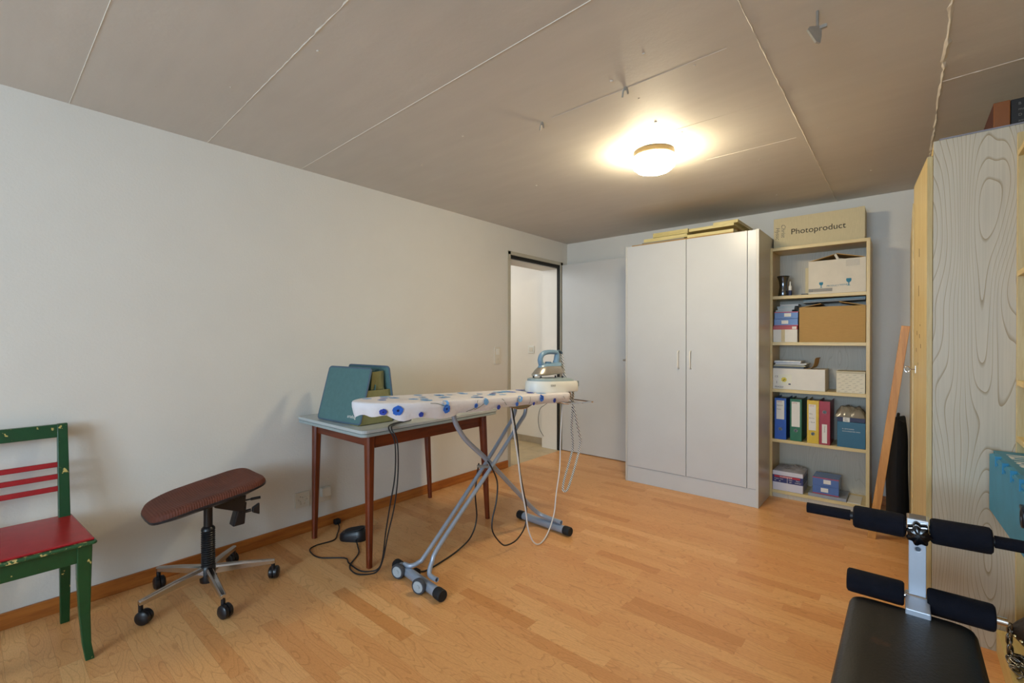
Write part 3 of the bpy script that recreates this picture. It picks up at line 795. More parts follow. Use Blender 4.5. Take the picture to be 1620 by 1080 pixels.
B().box(-0.334, -0.295, 4.0612, 4.0622, 0.632, 0.663).build('label', paper, t)
text('SET', 0.010, (-0.327, 4.061, 0.650), RX, UZ, ink, t); text('0025', 0.010, (-0.327, 4.061, 0.637), RX, UZ, ink, t)
def crumple(name, label, cat, x0, x1, y0, y1, z0, h, m, seed=3, nx=26, ny=18, amp=0.25):
    b = B(); vs = []
    for j in range(ny + 1):
        row = []
        for i in range(nx + 1):
            u, v = i / nx, j / ny
            e = min(1, 5 * min(u, 1 - u)) * min(1, 4 * min(v, 1 - v))
            k = noise.fractal(V((u * 6 + seed, v * 5, seed)), 0.8, 2.0, 3)
            row.append(b.bm.verts.new((x0 + u * (x1 - x0), y0 + v * (y1 - y0), z0 + h * (e ** 0.5) * (0.75 + amp * k))))
        vs.append(row)
    for j in range(ny):
        for i in range(nx):
            b.bm.faces.new((vs[j][i], vs[j][i + 1], vs[j + 1][i + 1], vs[j + 1][i]))
    o = b.build(name, m, smooth=True)
    return tag(o, label, cat)
crumple('plastic_bag', 'crumpled grey plastic bag stuffed above the navy case', 'bag', -0.385, -0.206, 4.06, 4.24, 0.6645, 0.085, plastic_film('grey_film', '#8C8474', 0.9), 3)
# bottom tier
t = carton('white_carton', 'white carton with a navy band and red title bar on the bottom shelf', 'box', -0.780, -0.578, 4.057, 4.26, 0.0575, 0.205, mat('carton_white', '#CFCBD2', 0.5, var=0.03))
navy = mat('navy_band', '#1E2460', 0.35, var=0.08, scale=30)
B().box(-0.7805, -0.5775, 4.0565, 4.2605, 0.118, 0.174).build('navy_band', navy, t)
B().box(-0.768, -0.596, 4.0558, 4.0570, 0.156, 0.171).build('title_bar', mat('title_red', '#B2222E', 0.4), t)
text('TRAPEWINDE', 0.015, (-0.732, 4.0554, 0.158), RX, UZ, paper, t, xs=0.9)
for s_, a, zz in (('Copper', -0.768, 0.143), ('Laser', -0.730, 0.143), ('Inkjet', -0.672, 0.143), ('Papier', -0.624, 0.143), ('A4', -0.768, 0.128), ('80', -0.736, 0.126), ('500', -0.668, 0.127), ('FORMAT', -0.630, 0.127)):
    text(s_, 0.0105, (a, 4.0562, zz), RX, UZ, paper, t)
B().box(-0.682, -0.680, 4.0556, 4.0572, 0.060, 0.166).build('tape_edge', paper, t)
crumple('plastic_wrap', 'torn grey plastic wrap over the navy-banded carton', 'wrap', -0.780, -0.572, 4.058, 4.26, 0.2055, 0.028, plastic_film('film_b', '#9C9AA0', 0.8), 11, amp=0.5)
t = carton('silver_pack', 'flat silvery pack under the blue photo packs on the bottom shelf', 'pack', -0.545, -0.312, 4.055, 4.28, 0.0575, 0.080, mat('silver_film', '#8E929A', 0.22, var=0.06, scale=30))
bluepack(-0.518, -0.358, 4.066, 4.24, 0.0805, 0.142, 'glossy blue photo pack directly on the flat silvery pack', True, 'blue photo packs')
bluepack(-0.518, -0.358, 4.066, 4.24, 0.1425, 0.204, 'glossy blue photo pack topmost on the bottom shelf', False, 'blue photo packs')
tag(B().box(-0.309, -0.232, 4.058, 4.26, 0.0575, 0.062).build('paper_sheets', paper), 'few white paper sheets lying at the end of the bottom shelf', 'paper')

# ------------------------------------------------------------------ right side: cabinets, open bookcase
cab = thing('tall_cabinet', 'tall grey ash cabinet with one yellow birch door ajar', 'cabinet', (0.37, 2.83, 0))
cx0, cyA, cyB, ch = 0.090, 2.60, 3.072, 2.042
B().box(cx0, XR - 0.004, cyA, cyA + 0.018, 0, ch).build('side_panel', ash, cab, bevel=0.001)
B().box(cx0, XR - 0.004, cyB - 0.018, cyB, 0, ch).build('side_panel', birch, cab, bevel=0.001)
B().box(cx0, XR - 0.004, cyA + 0.018, cyB - 0.018, ch - 0.04, ch).build('top_panel', birch_y, cab)
B().box(cx0, XR - 0.004, cyA + 0.018, cyB - 0.018, 0.06, 0.08).build('bottom_panel', birch_y, cab)
B().box(XR - 0.012, XR - 0.004, cyA, cyB, 0, ch).build('back_panel', birch, cab)
B().box(0.108, XR - 0.004, cyA - 0.003, cyA + 0.014, ch, ch + 0.005).build('metal_edge_strip', mat('grey_alu', '#8E8A90', 0.4, 0.6), cab)
D = Matrix.Translation((0.0885, 2.603, 0)) @ Matrix.Rotation(math.radians(4.45), 4, 'Z')
dd = B().box(-0.018, 0.0, 0.0, 0.463, 0.05, 1.983, D).build('door', birch, cab, bevel=0.001)
def on_door(yy, zz): return D @ V((-0.018, yy, zz))
b = B()
for yy, z0, z1 in ((0.24, 1.60, 1.64), (0.25, 1.42, 1.47), (0.20, 1.28, 1.29), (0.31, 1.24, 1.262), (0.22, 1.225, 1.245), (0.27, 1.10, 1.112), (0.33, 1.16, 1.18), (0.18, 1.18, 1.20)):
    b.hexa([D @ V(q) for q in ((-0.0186, yy, z0), (-0.0178, yy, z0), (-0.0178, yy + 0.012, z0 + 0.004), (-0.0186, yy + 0.012, z0 + 0.004), (-0.0186, yy + 0.004, z1), (-0.0178, yy + 0.004, z1), (-0.0178, yy + 0.014, z1), (-0.0186, yy + 0.014, z1))])
b.build('gouge_mark', mat('gouge', '#6A5640', 0.8), dd)
p = on_door(0.38, 1.075)
b = B(); b.cyl(p, p + V((-0.022, 0, 0)), 0.003, seg=8)
q = p + V((-0.030, 0, 0))
ring = [q + V((0.011 * math.cos(a), 0, 0.014 * math.sin(a))) for a in [2 * PI * k / 16 for k in range(17)]]
b.tube(ring, 0.0028, 8)
b.build('key', chrome, dd, smooth=True)
B().box(p.x - 0.001, p.x + 0.003, p.y - 0.010, p.y + 0.010, p.z - 0.018, p.z + 0.018).build('keyhole_plate', steel, dd)
cab2 = thing('tall_cabinet', 'slightly lower yellow birch cabinet behind the ajar door', 'cabinet', (0.36, 3.7, 0))
B().box(0.030, XR - 0.004, 3.080, 3.098, 0, 1.905).build('side_panel', birch, cab2, bevel=0.001)
B().box(0.048, XR - 0.004, 3.098, 4.30, 1.88, 1.900).build('top_panel', birch_y, cab2)
B().box(0.030, XR - 0.004, 4.282, 4.30, 0, 1.905).build('side_panel', birch, cab2, bevel=0.001)
for a, c_ in ((3.10, 3.688), (3.692, 4.28)): B().box(0.030, 0.048, a, c_, 0.06, 1.90).build('door', birch, cab2, bevel=0.001)
# open bookcase in front of the cabinet side
ob = thing('open_bookcase', 'tall open bookcase with a stained back against the right wall', 'bookcase', (0.49, 1.8, 0))
oy0, oy1, ox = 1.05, 2.597, 0.326
B().box(ox, XR - 0.004, oy1 - 0.020, oy1, 0.09, 2.005).build('side_panel', birch, ob, bevel=0.001)
B().box(ox, XR - 0.004, oy0, oy0 + 0.020, 0.09, 2.005).build('side_panel', birch, ob, bevel=0.001)
for z in (1.935, 1.480, 1.066, 0.852, 0.566): B().box(ox, XR - 0.012, oy0 + 0.02, oy1 - 0.02, z - 0.020, z).build('shelf', birch_y, ob, bevel=0.001)
B().box(XR - 0.012, XR - 0.004, oy0, oy1, 0.0, 2.005).build('back_panel', stain_mat(), ob)
B().box(0.277, XR - 0.012, oy0, oy1, 0.0, 0.09).build('base_board', birch_y, ob, bevel=0.001)
# things in and on it
t = thing('storage_box', 'turquoise cardboard box with white lettering jutting out of the bookcase', 'box', (0.45, 2.30, 0.567))
tq = mat('turquoise_card', '#2E86AE', 0.5, var=0.08, scale=12); tq2 = mat('turquoise_lid', '#2A7894', 0.45, var=0.06, scale=12)
TB = Matrix.Translation((0.251, 2.548, 0.567)) @ Matrix.Rotation(math.radians(2.6), 4, 'Z')
tbody = B().box(0.0, 0.36, -0.62, 0.0, 0.0, 0.214, TB).build('body', tq, t, bevel=0.0015)
lid = B().box(0.012, 0.36, -0.62, 0.012, 0.2145, 0.226, TB).build('lid', tq2, t, bevel=0.002)
for k in range(5):
    y = -0.06 - k * 0.115
    B().box(-0.0035, 0.016, y - 0.062, y, 0.188, 0.2265, TB).build('lid_tab', tq, t, bevel=0.001)
    cut(tbody, B().box(-0.01, 0.030, y - 0.104, y - 0.066, 0.195, 0.204, TB))
o = TB @ V((0.036, -0.05, 0.2265))
text('REMUSAM', 0.115, o, (TB.to_3x3() @ V((0, -1, 0))), (TB.to_3x3() @ V((1, 0, 0))), paper, t, xs=0.62)
t = thing('carabiner_clip', 'black plastic clip hanging at the turquoise box side', 'clip', (0.255, 1.99, 0.66))
b = B(); c0 = V((0.2645, 1.99, 0.700)); b.tube([c0 + V((0.0, 0.014 * math.cos(a), 0.026 * math.sin(a))) for a in [2 * PI * k / 14 for k in range(15)]], 0.0045, 8)
b.build('loop', black_pl, t, smooth=True)
B().box(0.2595, 0.2695, 1.973, 2.007, 0.723, 0.735).build('latch', black_pl, t, bevel=0.002)
t = thing('wire_coil', 'small coil of grey wire lying on a bookcase shelf', 'coil', (0.40, 2.50, 0.852))
for k in range(3):
    b = B(); b.tube([(0.405 + 0.045 * math.cos(a), 2.50 + 0.045 * math.sin(a), 0.858 + k * 0.0105) for a in [2 * PI * q / 20 for q in range(21)]], 0.0055, 8); b.build('turn', mat('grey_cable', '#9C9EA4', 0.5), t, smooth=True)
# leather punch ball and chain on the base board
lea = mat('dark_brown_leather', '#2A221E', 0.42, var=0.25, scale=14, bump=0.2, bscale=120)
t = thing('punch_ball', 'dark brown leather ball bag with brass rivets on the bookcase base', 'ball', (0.42, 2.42, 0.09))
b = B(); rings = []
pc = V((0.425, 2.40, 0.190))
for i in range(15):
    a = -PI / 2 + PI * i / 14
    rr = 0.098 * max(math.cos(a), 0.02) ** 0.8; xx = -0.140 + 0.28 * i / 14
    rings.append([pc + V((xx * 1.0, rr * math.cos(q), rr * math.sin(q) + 0.0)) for q in [2 * PI * k / 20 for k in range(20)]])
b.ring_loft(rings); b.build('leather_body', lea, t, smooth=True)
for k in range(3):
    q = pc + V((-0.128 + k * 0.014, -0.030 - k * 0.017, -0.008 - k * 0.006))
    b = B(); b.lathe([(0.0055, -0.004), (0.0055, 0.002), (0.003, 0.004), (0.0005, 0.005)], q, (-0.65, -0.75, 0.1), seg=10); b.build('rivet', mat('pale_brass', '#D2BE8C', 0.3, 1.0), t, smooth=True)
t = thing('steel_chain', 'heap of steel chain links lying on the bookcase base', 'chain', (0.31, 2.30, 0.09))
link_m = mat('chain_steel', '#8C8880', 0.25, 1.0, var=0.2, scale=40)
def link_mesh():
    b = B(); pts = []
    for k in range(17):
        a = 2 * PI * k / 16
        pts.append((0.0075 * math.cos(a), 0.0135 * math.sin(a) + (0.006 if math.sin(a) > 0 else -0.006), 0))
    b.tube(pts, 0.0028, 6)
    me = bpy.data.meshes.new('chain_link'); b.bm.to_mesh(me); b.bm.free(); me.materials.append(link_m)
    for p_ in me.polygons: p_.use_smooth = True
    return me
lm = link_mesh()
rl = random.Random(5)
def add_link(pos, eul):
    o = bpy.data.objects.new('chain_link', lm); C.objects.link(o); o.parent = t
    o.location = V(pos) - V((0.31, 2.30, 0.09)); o.rotation_euler = eul
for k in range(34):
    a = rl.random() * 2 * PI; r = 0.052 * rl.random() ** 0.5
    add_link((0.325 + r * math.cos(a) * 1.1, 2.32 + r * math.sin(a) * 1.3, 0.1035 + rl.random() * 0.030 * (1 - r / 0.06)), (rl.uniform(-0.7, 0.7), rl.uniform(-0.7, 0.7), rl.uniform(0, PI)))
for k in range(6):
    f = k / 5
    add_link((0.287 - 0.003 * math.sin(f * 3), 2.383 - 0.030 * f, 0.198 - 0.082 * f), (PI / 2, 0, (k % 2) * PI / 2 + 0.4))
# books on the cabinet
for nm, lb, a, c_, m1, m2, h in (('thick_book', 'thick book with an orange spine and maroon cover on the tall cabinet', 0.268, 0.314, mat('orange_spine', '#84480F', 0.5), mat('maroon_cover', '#4A140E', 0.5), 0.112), ('thick_book', 'black book with small pale lettering on the tall cabinet', 0.3155, 0.372, mat('black_spine', '#120C0A', 0.5), mat('black_cover', '#120C0A', 0.5), 0.110)):
    z = ch + 0.0055
    t = thing(nm, lb, 'book', ((a + c_) / 2, 2.8, z), 0, 'books on the tall cabinet')
    B().box(a, c_, 2.645, 2.650, z, z + h).build('spine', m1, t, bevel=0.002)
    B().box(a, a + 0.003, 2.650, 2.96, z, z + h).build('cover', m2, t)
    B().box(c_ - 0.003, c_, 2.650, 2.96, z, z + h).build('cover', m2, t)
    B().box(a + 0.003, c_ - 0.003, 2.652, 2.955, z + 0.001, z + h - 0.003).build('pages', mat('aged_paper', '#C8B68C', 0.8), t)
    if a > 0.3:
        for i, s_ in enumerate(('B', 'ma', 'D u', 'am')): text(s_, 0.014, (0.335, 2.6446, z + 0.085 - i * 0.022), RX, UZ, ink_s, t)

# leaning plank and black bag beside the bookshelf
pl_m = wood('orange_plank', '#C28A44', '#A4692C', (16, 16, 1.2), 2.2)
b = B()
b.hexa([(-0.172, 3.585, 0.0), (-0.130, 3.585, 0.0), (-0.130, 3.615, 0.0), (-0.172, 3.615, 0.0), (-0.014, 3.585, 1.303), (0.026, 3.585, 1.298), (0.026, 3.615, 1.298), (-0.014, 3.615, 1.303)])
o = tag(b.build('wooden_plank', pl_m, bevel=0.002), 'long orange wooden plank leaning against the yellow cabinet', 'plank')
t = thing('garment_bag', 'black fabric bag standing behind the leaning plank', 'bag', (-0.07, 3.9, 0))
bag_m = mat('black_cloth', '#0A0A0E', 0.9, var=0.3, scale=10)
b = B(); rings = []
for i in range(13):
    f = i / 12; z = 0.005 + 0.70 * f
    k = 1 - 0.28 * f ** 4; ox_ = 0.008 * math.sin(f * 9)
    rings.append([(-0.034 + ox_ * 0.3 + 0.058 * k * math.cos(a), 3.93 + 0.20 * k * math.sin(a), z + (0.012 * math.sin(3 * a) if i == 12 else 0)) for a in [2 * PI * q / 24 for q in range(24)]])
b.ring_loft(rings); b.build('cloth_body', bag_m, t, smooth=True)
b = B(); b.tube([(-0.034, 3.82, 0.690), (-0.030, 3.85, 0.725), (-0.028, 3.94, 0.735), (-0.034, 4.02, 0.690)], 0.008, 8, 4); b.build('carry_handle', bag_m, t, smooth=True)

# ------------------------------------------------------------------ table by the wall
T = thing('side_table', 'red-brown wooden table with a pale grey extending top against the wall', 'table', (-2.5, 1.84, 0))
tx0, tx1, ty0, ty1 = -2.874, -2.128, 1.315, 2.365
def slab(x0, x1, y0, y1, z0, z1, r=0.035):
    b = B(); b.prism([(x0 + u, y0 + v) for u, v in rrect(x1 - x0, y1 - y0, r, 5)], lambda u, v, d_: V((u, v, d_)), z0, z1)
    return b
slab(tx0, tx1, ty0, ty1, 0.7275, 0.745).build('table_top', lam_grey, T, bevel=0.003)
slab(tx0 + 0.003, tx1 - 0.003, ty0 + 0.003, ty1 - 0.003, 0.7085, 0.7255).build('extension_leaf', lam_edge, T, bevel=0.003)
for (x, y, sx, sy) in ((-2.78, 1.40, -1, -1), (-2.20, 1.40, 1, -1), (-2.80, 2.275, -1, 1), (-2.20, 2.275, 1, 1)):
    bx_, by_ = {(-1, -1): (-2.762, 1.375), (1, -1): (-2.178, 1.385), (-1, 1): (-2.79, 2.306), (1, 1): (-2.165, 2.290)}[(sx, sy)]
    b = B(); rings = []
    for f in (0, 0.5, 1):
        h_ = 0.0135 + (0.024 - 0.0135) * f
        c0 = V((bx_ + (x - bx_) * f, by_ + (y - by_) * f, 0.708 * f))
        rings.append([c0 + V((h_ * a, h_ * q, 0)) for a, q in ((-1, -0.6), (-0.6, -1), (0.6, -1), (1, -0.6), (1, 0.6), (0.6, 1), (-0.6, 1), (-1, 0.6))])
    b.ring_loft(rings); b.build('leg', teak, T, smooth=True)
for nm, args in (('apron', (-2.790, -2.19, 1.390, 1.408, 0.645, 0.7085)), ('apron', (-2.790, -2.19, 2.268, 2.286, 0.645, 0.7085))):
    B().box(*args).build(nm, wood('teak_red_x', '#74300F', '#4E1C0A', (1.2, 16, 16), 2.4, rough=0.38), T, bevel=0.001)
for a in ((-2.216, -2.196, 1.40, 2.275, 0.630, 0.7085), (-2.800, -2.780, 1.40, 2.275, 0.645, 0.7085)):
    B().box(*a).build('apron', teak_y, T, bevel=0.001)
# felt magazine holder
og = mat('green_felt', '#527474', 0.9, var=0.06, scale=40, bump=0.2, bscale=300)
og2 = mat('khaki_lining', '#7C7A50', 0.85, var=0.12, scale=18)
pipe_m = mat('slate_piping', '#4E6272', 0.8)
H = thing('fabric_organiser', 'green felt folding organiser with slate piping on the table', 'organiser', (-2.47, 1.48, 0.745))
def panel(y_b, y_t, xl_b, xr_b, xl_t, xr_t, h, th, name, m, piping=True, dyr=0.0):
    pts = []
    for u, v in rrect(1.0, 1.0, 0.05, 4): pts.append((u, v))
    def f(u, v, d_):
        xl = xl_b + (xl_t - xl_b) * v; xr = xr_b + (xr_t - xr_b) * v
        return V((xl + (xr - xl) * u, y_b + (y_t - y_b) * v + dyr * u + d_, 0.7515 + h * v))
    o = B().prism(pts, f, 0, th).build(name, m, H, smooth=True)
    if piping:
        b = B(); b.tube([f(u, v, th / 2) for u, v in pts + pts[:1]], 0.0055, 8); b.build('piping', pipe_m, o, smooth=True)
    return f
f = panel(1.352, 1.425, -2.675, -2.268, -2.665, -2.268, 0.305, 0.006, 'front_panel', og, dyr=0.03)
panel(1.585, 1.545, -2.675, -2.262, -2.655, -2.262, 0.312, 0.006, 'back_panel', og, dyr=0.02)
panel(1.44, 1.475, -2.70, -2.285, -2.70, -2.285, 0.215, 0.005, 'divider_panel', og, False, 0.02)
panel(1.540, 1.530, -2.66, -2.290, -2.66, -2.290, 0.20, 0.004, 'pocket', og2, False, 0.02)
b = B(); b.hexa([(-2.276, 1.388, 0.7455), (-2.270, 1.388, 0.7455), (-2.270, 1.600, 0.7455), (-2.276, 1.600, 0.7455), (-2.276, 1.43, 0.935), (-2.270, 1.43, 0.935), (-2.270, 1.585, 0.935), (-2.276, 1.585, 0.935)]); b.build('side_gusset', og2, H)
b = B(); b.hexa([(-2.30, 1.470, 0.935), (-2.294, 1.470, 0.935), (-2.294, 1.555, 0.935), (-2.30, 1.555, 0.935), (-2.30, 1.480, 1.035), (-2.294, 1.480, 1.035), (-2.294, 1.553, 1.040), (-2.30, 1.553, 1.040)]); b.build('side_gusset', og2, H)
B().box(-2.675, -2.270, 1.375, 1.60, 0.7455, 0.749).build('base', og2, H)
q = f(0.70, 0.10, -0.0012)
text('artebag', 0.026, q, f(1, 0.1, 0) - f(0, 0.1, 0), f(0.5, 1, 0) - f(0.5, 0, 0), paper, H)

# ------------------------------------------------------------------ ironing board
I = thing('ironing_board', 'long ironing board in a white cover printed with blue poppies', 'ironing board', (-1.82, 1.93, 0))
ANG = -math.atan2(0.06, 1.40)
BM = Matrix.Translation((-1.862, 1.108, 0)) @ Matrix.Rotation(ANG, 4, 'Z')
LB = 1.43
def ztop(ly): return 0.945 - 0.046 * ly
outline = []
def halfw(ly):
    a = min(ly / 0.36, 1.0)
    w = 0.182 * (1 - (1 - a) ** 2.3) ** 0.55
    e = (ly - (LB - 0.07)) / 0.07
    if e > 0: w *= (1 - min(e, 1) ** 3 * 0.45)
    return max(w, 0.001)
N = 70
lys = [LB * (0.5 - 0.5 * math.cos(PI * i / N)) for i in range(N + 1)]
near = [V((halfw(y), y)) for y in lys]; far = [V((-halfw(y), y)) for y in reversed(lys)]
outline = near + far
# arclength along the outline starting at the nose, near side first
def inset(P, d_):
    n = len(P); out = []
    for i in range(n):
        t_ = (P[(i + 1) % n] - P[i - 1]); 
        if t_.length < 1e-9: t_ = V((1, 0))
        t_.normalize()
        out.append(P[i] + V((-t_.y, t_.x)) * d_)
    return out
# normal check: inside lies on the left for near side going up? flip if it grows
test = inset(outline, 0.02)
sgn = 1 if abs(test[N // 2].x) < abs(outline[N // 2].x) else -1
def w3(p, z): 
    q = BM @ V((p.x, p.y, 0)); return V((q.x, q.y, z))
rings = []
for d_, dz in ((0.03, 0.0), (0.010, -0.001), (0.003, -0.004), (0.0, -0.011), (-0.001, -0.03), (0.000, -0.05), (0.002, -0.066)):
    P = inset(outline, sgn * d_)
    rg = []
    s_ = 0.0
    for i, p in enumerate(P):
        ly = outline[i].y
        hang = 1.0
        if dz < -0.02:
            s_ += 1
            k = noise.noise(V((outline[i].y * 9, outline[i].x * 14, 2.2)))
            k2 = noise.noise(V((outline[i].y * 23, outline[i].x * 30, 7.2)))
            f_ = (abs(dz) - 0.02) / 0.046
            ww = 0.024 if ly < 0.5 else 0.007
            hang = 1 + f_ * (k * (0.40 if ly < 0.45 else 0.10) + 0.12 * (1 if 0.1 < ly < 0.45 else 0) - (0.12 if ly > 0.7 else 0))
            nrm = (inset(outline, sgn)[i] - outline[i]) if False else None
            p = p + (p - V((0, min(max(ly, 0.3), LB - 0.2)))).normalized() * (k2 * ww * 0.35 * f_ - 0.010 * f_)
        rg.append(w3(p, ztop(ly) + dz * hang))
    rings.append(rg)
b = B()
b.ring_loft(rings, cap=False)
# top skin
top = rings[0]
c_top = []
n2 = len(top)
vs = {}
b.bm.verts.ensure_lookup_table()
tv = [b.bm.verts[i] for i in range(n2)]
for i in range(N):
    a, c_, d_, e_ = tv[i], tv[i + 1], tv[n2 - 2 - i], tv[n2 - 1 - i]
    b.bm.faces.new((a, c_, d_, e_))
cover_m = mat('white_cotton', '#DAD7DB', 0.85, var=0.03, scale=20, bump=0.15, bscale=60)
cover = b.build('printed_cover', cover_m, I, smooth=True)
b = B(); P = inset(outline, sgn * 0.012)
b.ring_loft([[w3(p, ztop(p.y) - 0.034) for p in P], [w3(p, ztop(p.y) - 0.012) for p in P]])
b.build('board_plate', mat('grey_board_metal', '#6E675C', 0.5, 0.4), I)
# flower prints that follow the cover
blues = [mat('poppy_blue', '#2C66C8', 0.85, var=0.2, scale=60), mat('poppy_light', '#6FA6DC', 0.85, var=0.15, scale=60), mat('poppy_deep', '#2A3FA0', 0.85, var=0.2, scale=60), mat('poppy_heart', '#16205C', 0.85), mat('stem_green', '#44584A', 0.85)]
def side_pt(ly, dn, off=0.0016):
    """point on the near long side, dn metres below the top edge"""
    w = halfw(ly)
    if dn < 0: return w3(V((w + dn - 0.002, ly)), ztop(ly) + off - 0.0005)
    f_ = max(0, dn - 0.02) / 0.046
    return w3(V((w + off + (0.004 - 0.006 * f_), ly)), ztop(ly) - 0.004 - dn)
def on_top(lx, ly, off=0.0012): return w3(V((lx, ly)), ztop(ly) + off)
def flower_ring(fn, cx, cy, rx, ry, seed, n=20):
    out = []
    for k in range(n):
        a = 2 * PI * k / n
        r = 1 + 0.05 * math.cos(5 * a + seed) + 0.05 * math.cos(9 * a + seed * 2)
        out.append(fn(cx + rx * r * math.cos(a), cy + ry * r * math.sin(a)))
    return out
def flower(fn, cx, cy, r, mi, seed, heart=True, name='poppy_print'):
    b = B(); fs = b.bm.faces.new([b.bm.verts.new(p_) for p_ in flower_ring(fn, cx, cy, r, r, seed)])
    o = b.build(name, [blues[mi]], cover)
    if heart:
        b = B()
        fn2 = (lambda u, v: fn(u, v, 0.0024)) 
        b.bm.faces.new([b.bm.verts.new(p_) for p_ in flower_ring(fn2, cx, cy, r * 0.26, r * 0.26, seed, 10)])
        b.build(name, [blues[3 if mi != 1 else 0]], cover)
fs_side = lambda u, v, off=0.0016: side_pt(u, v, off)
fs_top = lambda u, v, off=0.0012: on_top(v, u, off)
for ly, dn, r, mi, h_ in ((0.13, 0.030, 0.022, 0, 1), (0.075, 0.036, 0.014, 2, 1), (0.375, 0.034, 0.021, 0, 1), (0.37, 0.009, 0.018, 1, 0), (0.235, 0.052, 0.012, 2, 0), (0.565, 0.030, 0.012, 0, 1), (0.635, 0.014, 0.017, 1, 0), (0.73, 0.048, 0.013, 2, 0), (0.875, 0.040, 0.012, 0, 0), (0.90, 0.012, 0.018, 1, 0), (1.09, 0.018, 0.019, 0, 1), (1.215, 0.036, 0.014, 2, 0), (1.02, 0.045, 0.010, 2, 0)):
    flower(fs_side, ly, dn, r, mi, ly * 9, bool(h_))
rf = random.Random(4)
for k in range(34):
    ly = 0.10 + 1.12 * (k + rf.random()) / 34; lx = rf.uniform(-0.8, 0.8) * halfw(ly) * 0.92
    flower(fs_top, ly, lx, rf.uniform(0.016, 0.032), rf.choice((0, 1, 1, 2)), k, rf.random() < 0.4)
def stem(fn, pts, r=0.0013):
    b = B(); P = catmull([(p_[0], p_[1], 0) for p_ in pts], 4)
    L_, R_ = [], []
    for i, p_ in enumerate(P):
        t_ = (P[min(i + 1, len(P) - 1)] - P[max(i - 1, 0)]).normalized()
        L_.append(fn(p_.x - t_.y * r, p_.y + t_.x * r)); R_.append(fn(p_.x + t_.y * r, p_.y - t_.x * r))
    b.bm.faces.new([b.bm.verts.new(q_) for q_ in L_[:1]] + [b.bm.verts.new(q_) for q_ in R_[:1]] + [b.bm.verts.new(R_[1]), b.bm.verts.new(L_[1])])
    for i in range(1, len(P) - 1):
        b.bm.faces.new([b.bm.verts.new(q_) for q_ in (L_[i], R_[i], R_[i + 1], L_[i + 1])])
    b.build('stem_print', blues[4], cover)
for pts in (((0.36, 0.02), (0.32, 0.006), (0.28, 0.002)), ((0.565, 0.034), (0.545, 0.046), (0.50, 0.056)), ((0.62, 0.022), (0.59, 0.038), (0.555, 0.05)), ((0.57, 0.018), (0.575, 0.002)), ((0.875, 0.030), (0.872, 0.004)), ((0.985, 0.004), (0.985, 0.03), (0.975, 0.044)), ((0.77, 0.02), (0.79, 0.04)), ((0.75, 0.004), (0.77, 0.014)), ((1.30, 0.012), (1.32, 0.03)), ((1.045, 0.03), (1.05, 0.044))):
    stem(fs_side, pts)
for k in range(9):
    ly = 0.2 + 0.12 * k; lx = rf.uniform(-0.6, 0.5) * halfw(ly)
    stem(fs_top, ((ly, lx), (ly + 0.03, lx + 0.02), (ly + 0.07, lx + rf.uniform(0.01, 0.05))))
# frame tubes
sp = silver_paint
legA = B(); legA.tube([(-1.965, 1.452, 0.062), (-1.925, 1.462, 0.062), (-1.902, 1.50, 0.075), (-1.890, 1.555, 0.122), (-1.880, 1.93, 0.452), (-1.876, 2.16, 0.672), (-1.875, 2.23, 0.75), (-1.875, 2.25, 0.83)], 0.0115, 12, 5); legA.build('leg', sp, I, smooth=True)
legA = B(); legA.tube([(-1.700, 1.447, 0.072), (-1.735, 1.450, 0.070), (-1.766, 1.455, 0.078), (-1.779, 1.482, 0.118), (-1.781, 1.545, 0.195), (-1.780, 1.93, 0.510), (-1.778, 2.16, 0.712), (-1.776, 2.215, 0.77), (-1.776, 2.22, 0.85)], 0.0115, 12, 5); lg = legA.build('leg', sp, I, smooth=True)
b = B(); b.cyl((-1.690, 1.447, 0.0721), (-1.722, 1.4487, 0.0712), 0.0092, seg=12); cut(lg, b)
legB = B(); legB.tube([(-1.815, 1.655, 0.875), (-1.815, 1.665, 0.80), (-1.815, 1.70, 0.735), (-1.815, 1.765, 0.660), (-1.815, 1.925, 0.525), (-1.83, 2.26, 0.222), (-1.835, 2.355, 0.135), (-1.815, 2.408, 0.085), (-1.76, 2.421, 0.070), (-1.645, 2.418, 0.066)], 0.0135, 12, 5); lg = legB.build('leg', sp, I, smooth=True)
b = B(); b.cyl((-1.635, 2.4178, 0.0657), (-1.685, 2.4187, 0.0672), 0.0108, seg=12); cut(lg, b)
b = B(); b.cyl((-1.90, 1.928, 0.480), (-1.765, 1.928, 0.495), 0.008, seg=12); b.build('pivot_pin', steel, I, smooth=True)
def foot(p0, p1, name='foot_bar'):
    p0, p1 = V(p0), V(p1); t_ = (p1 - p0).normalized()
    b = B(); b.cyl(p0, p1, 0.024, seg=18); f0 = b.build(name, sp, I, smooth=True)
    for a, s_ in ((p0, -1), (p1, 1)):
        b = B(); b.lathe([(0.001, -0.004), (0.026, -0.004), (0.0275, 0.004), (0.0275, 0.040), (0.025, 0.044), (0.001, 0.044)], a, t_ * s_, seg=18); b.build('end_cap', black_rub, f0, smooth=True)
foot((-2.015, 1.466, 0.0278), (-1.675, 1.428, 0.0278)); foot((-1.965, 2.432, 0.0278), (-1.618, 2.415, 0.0278))
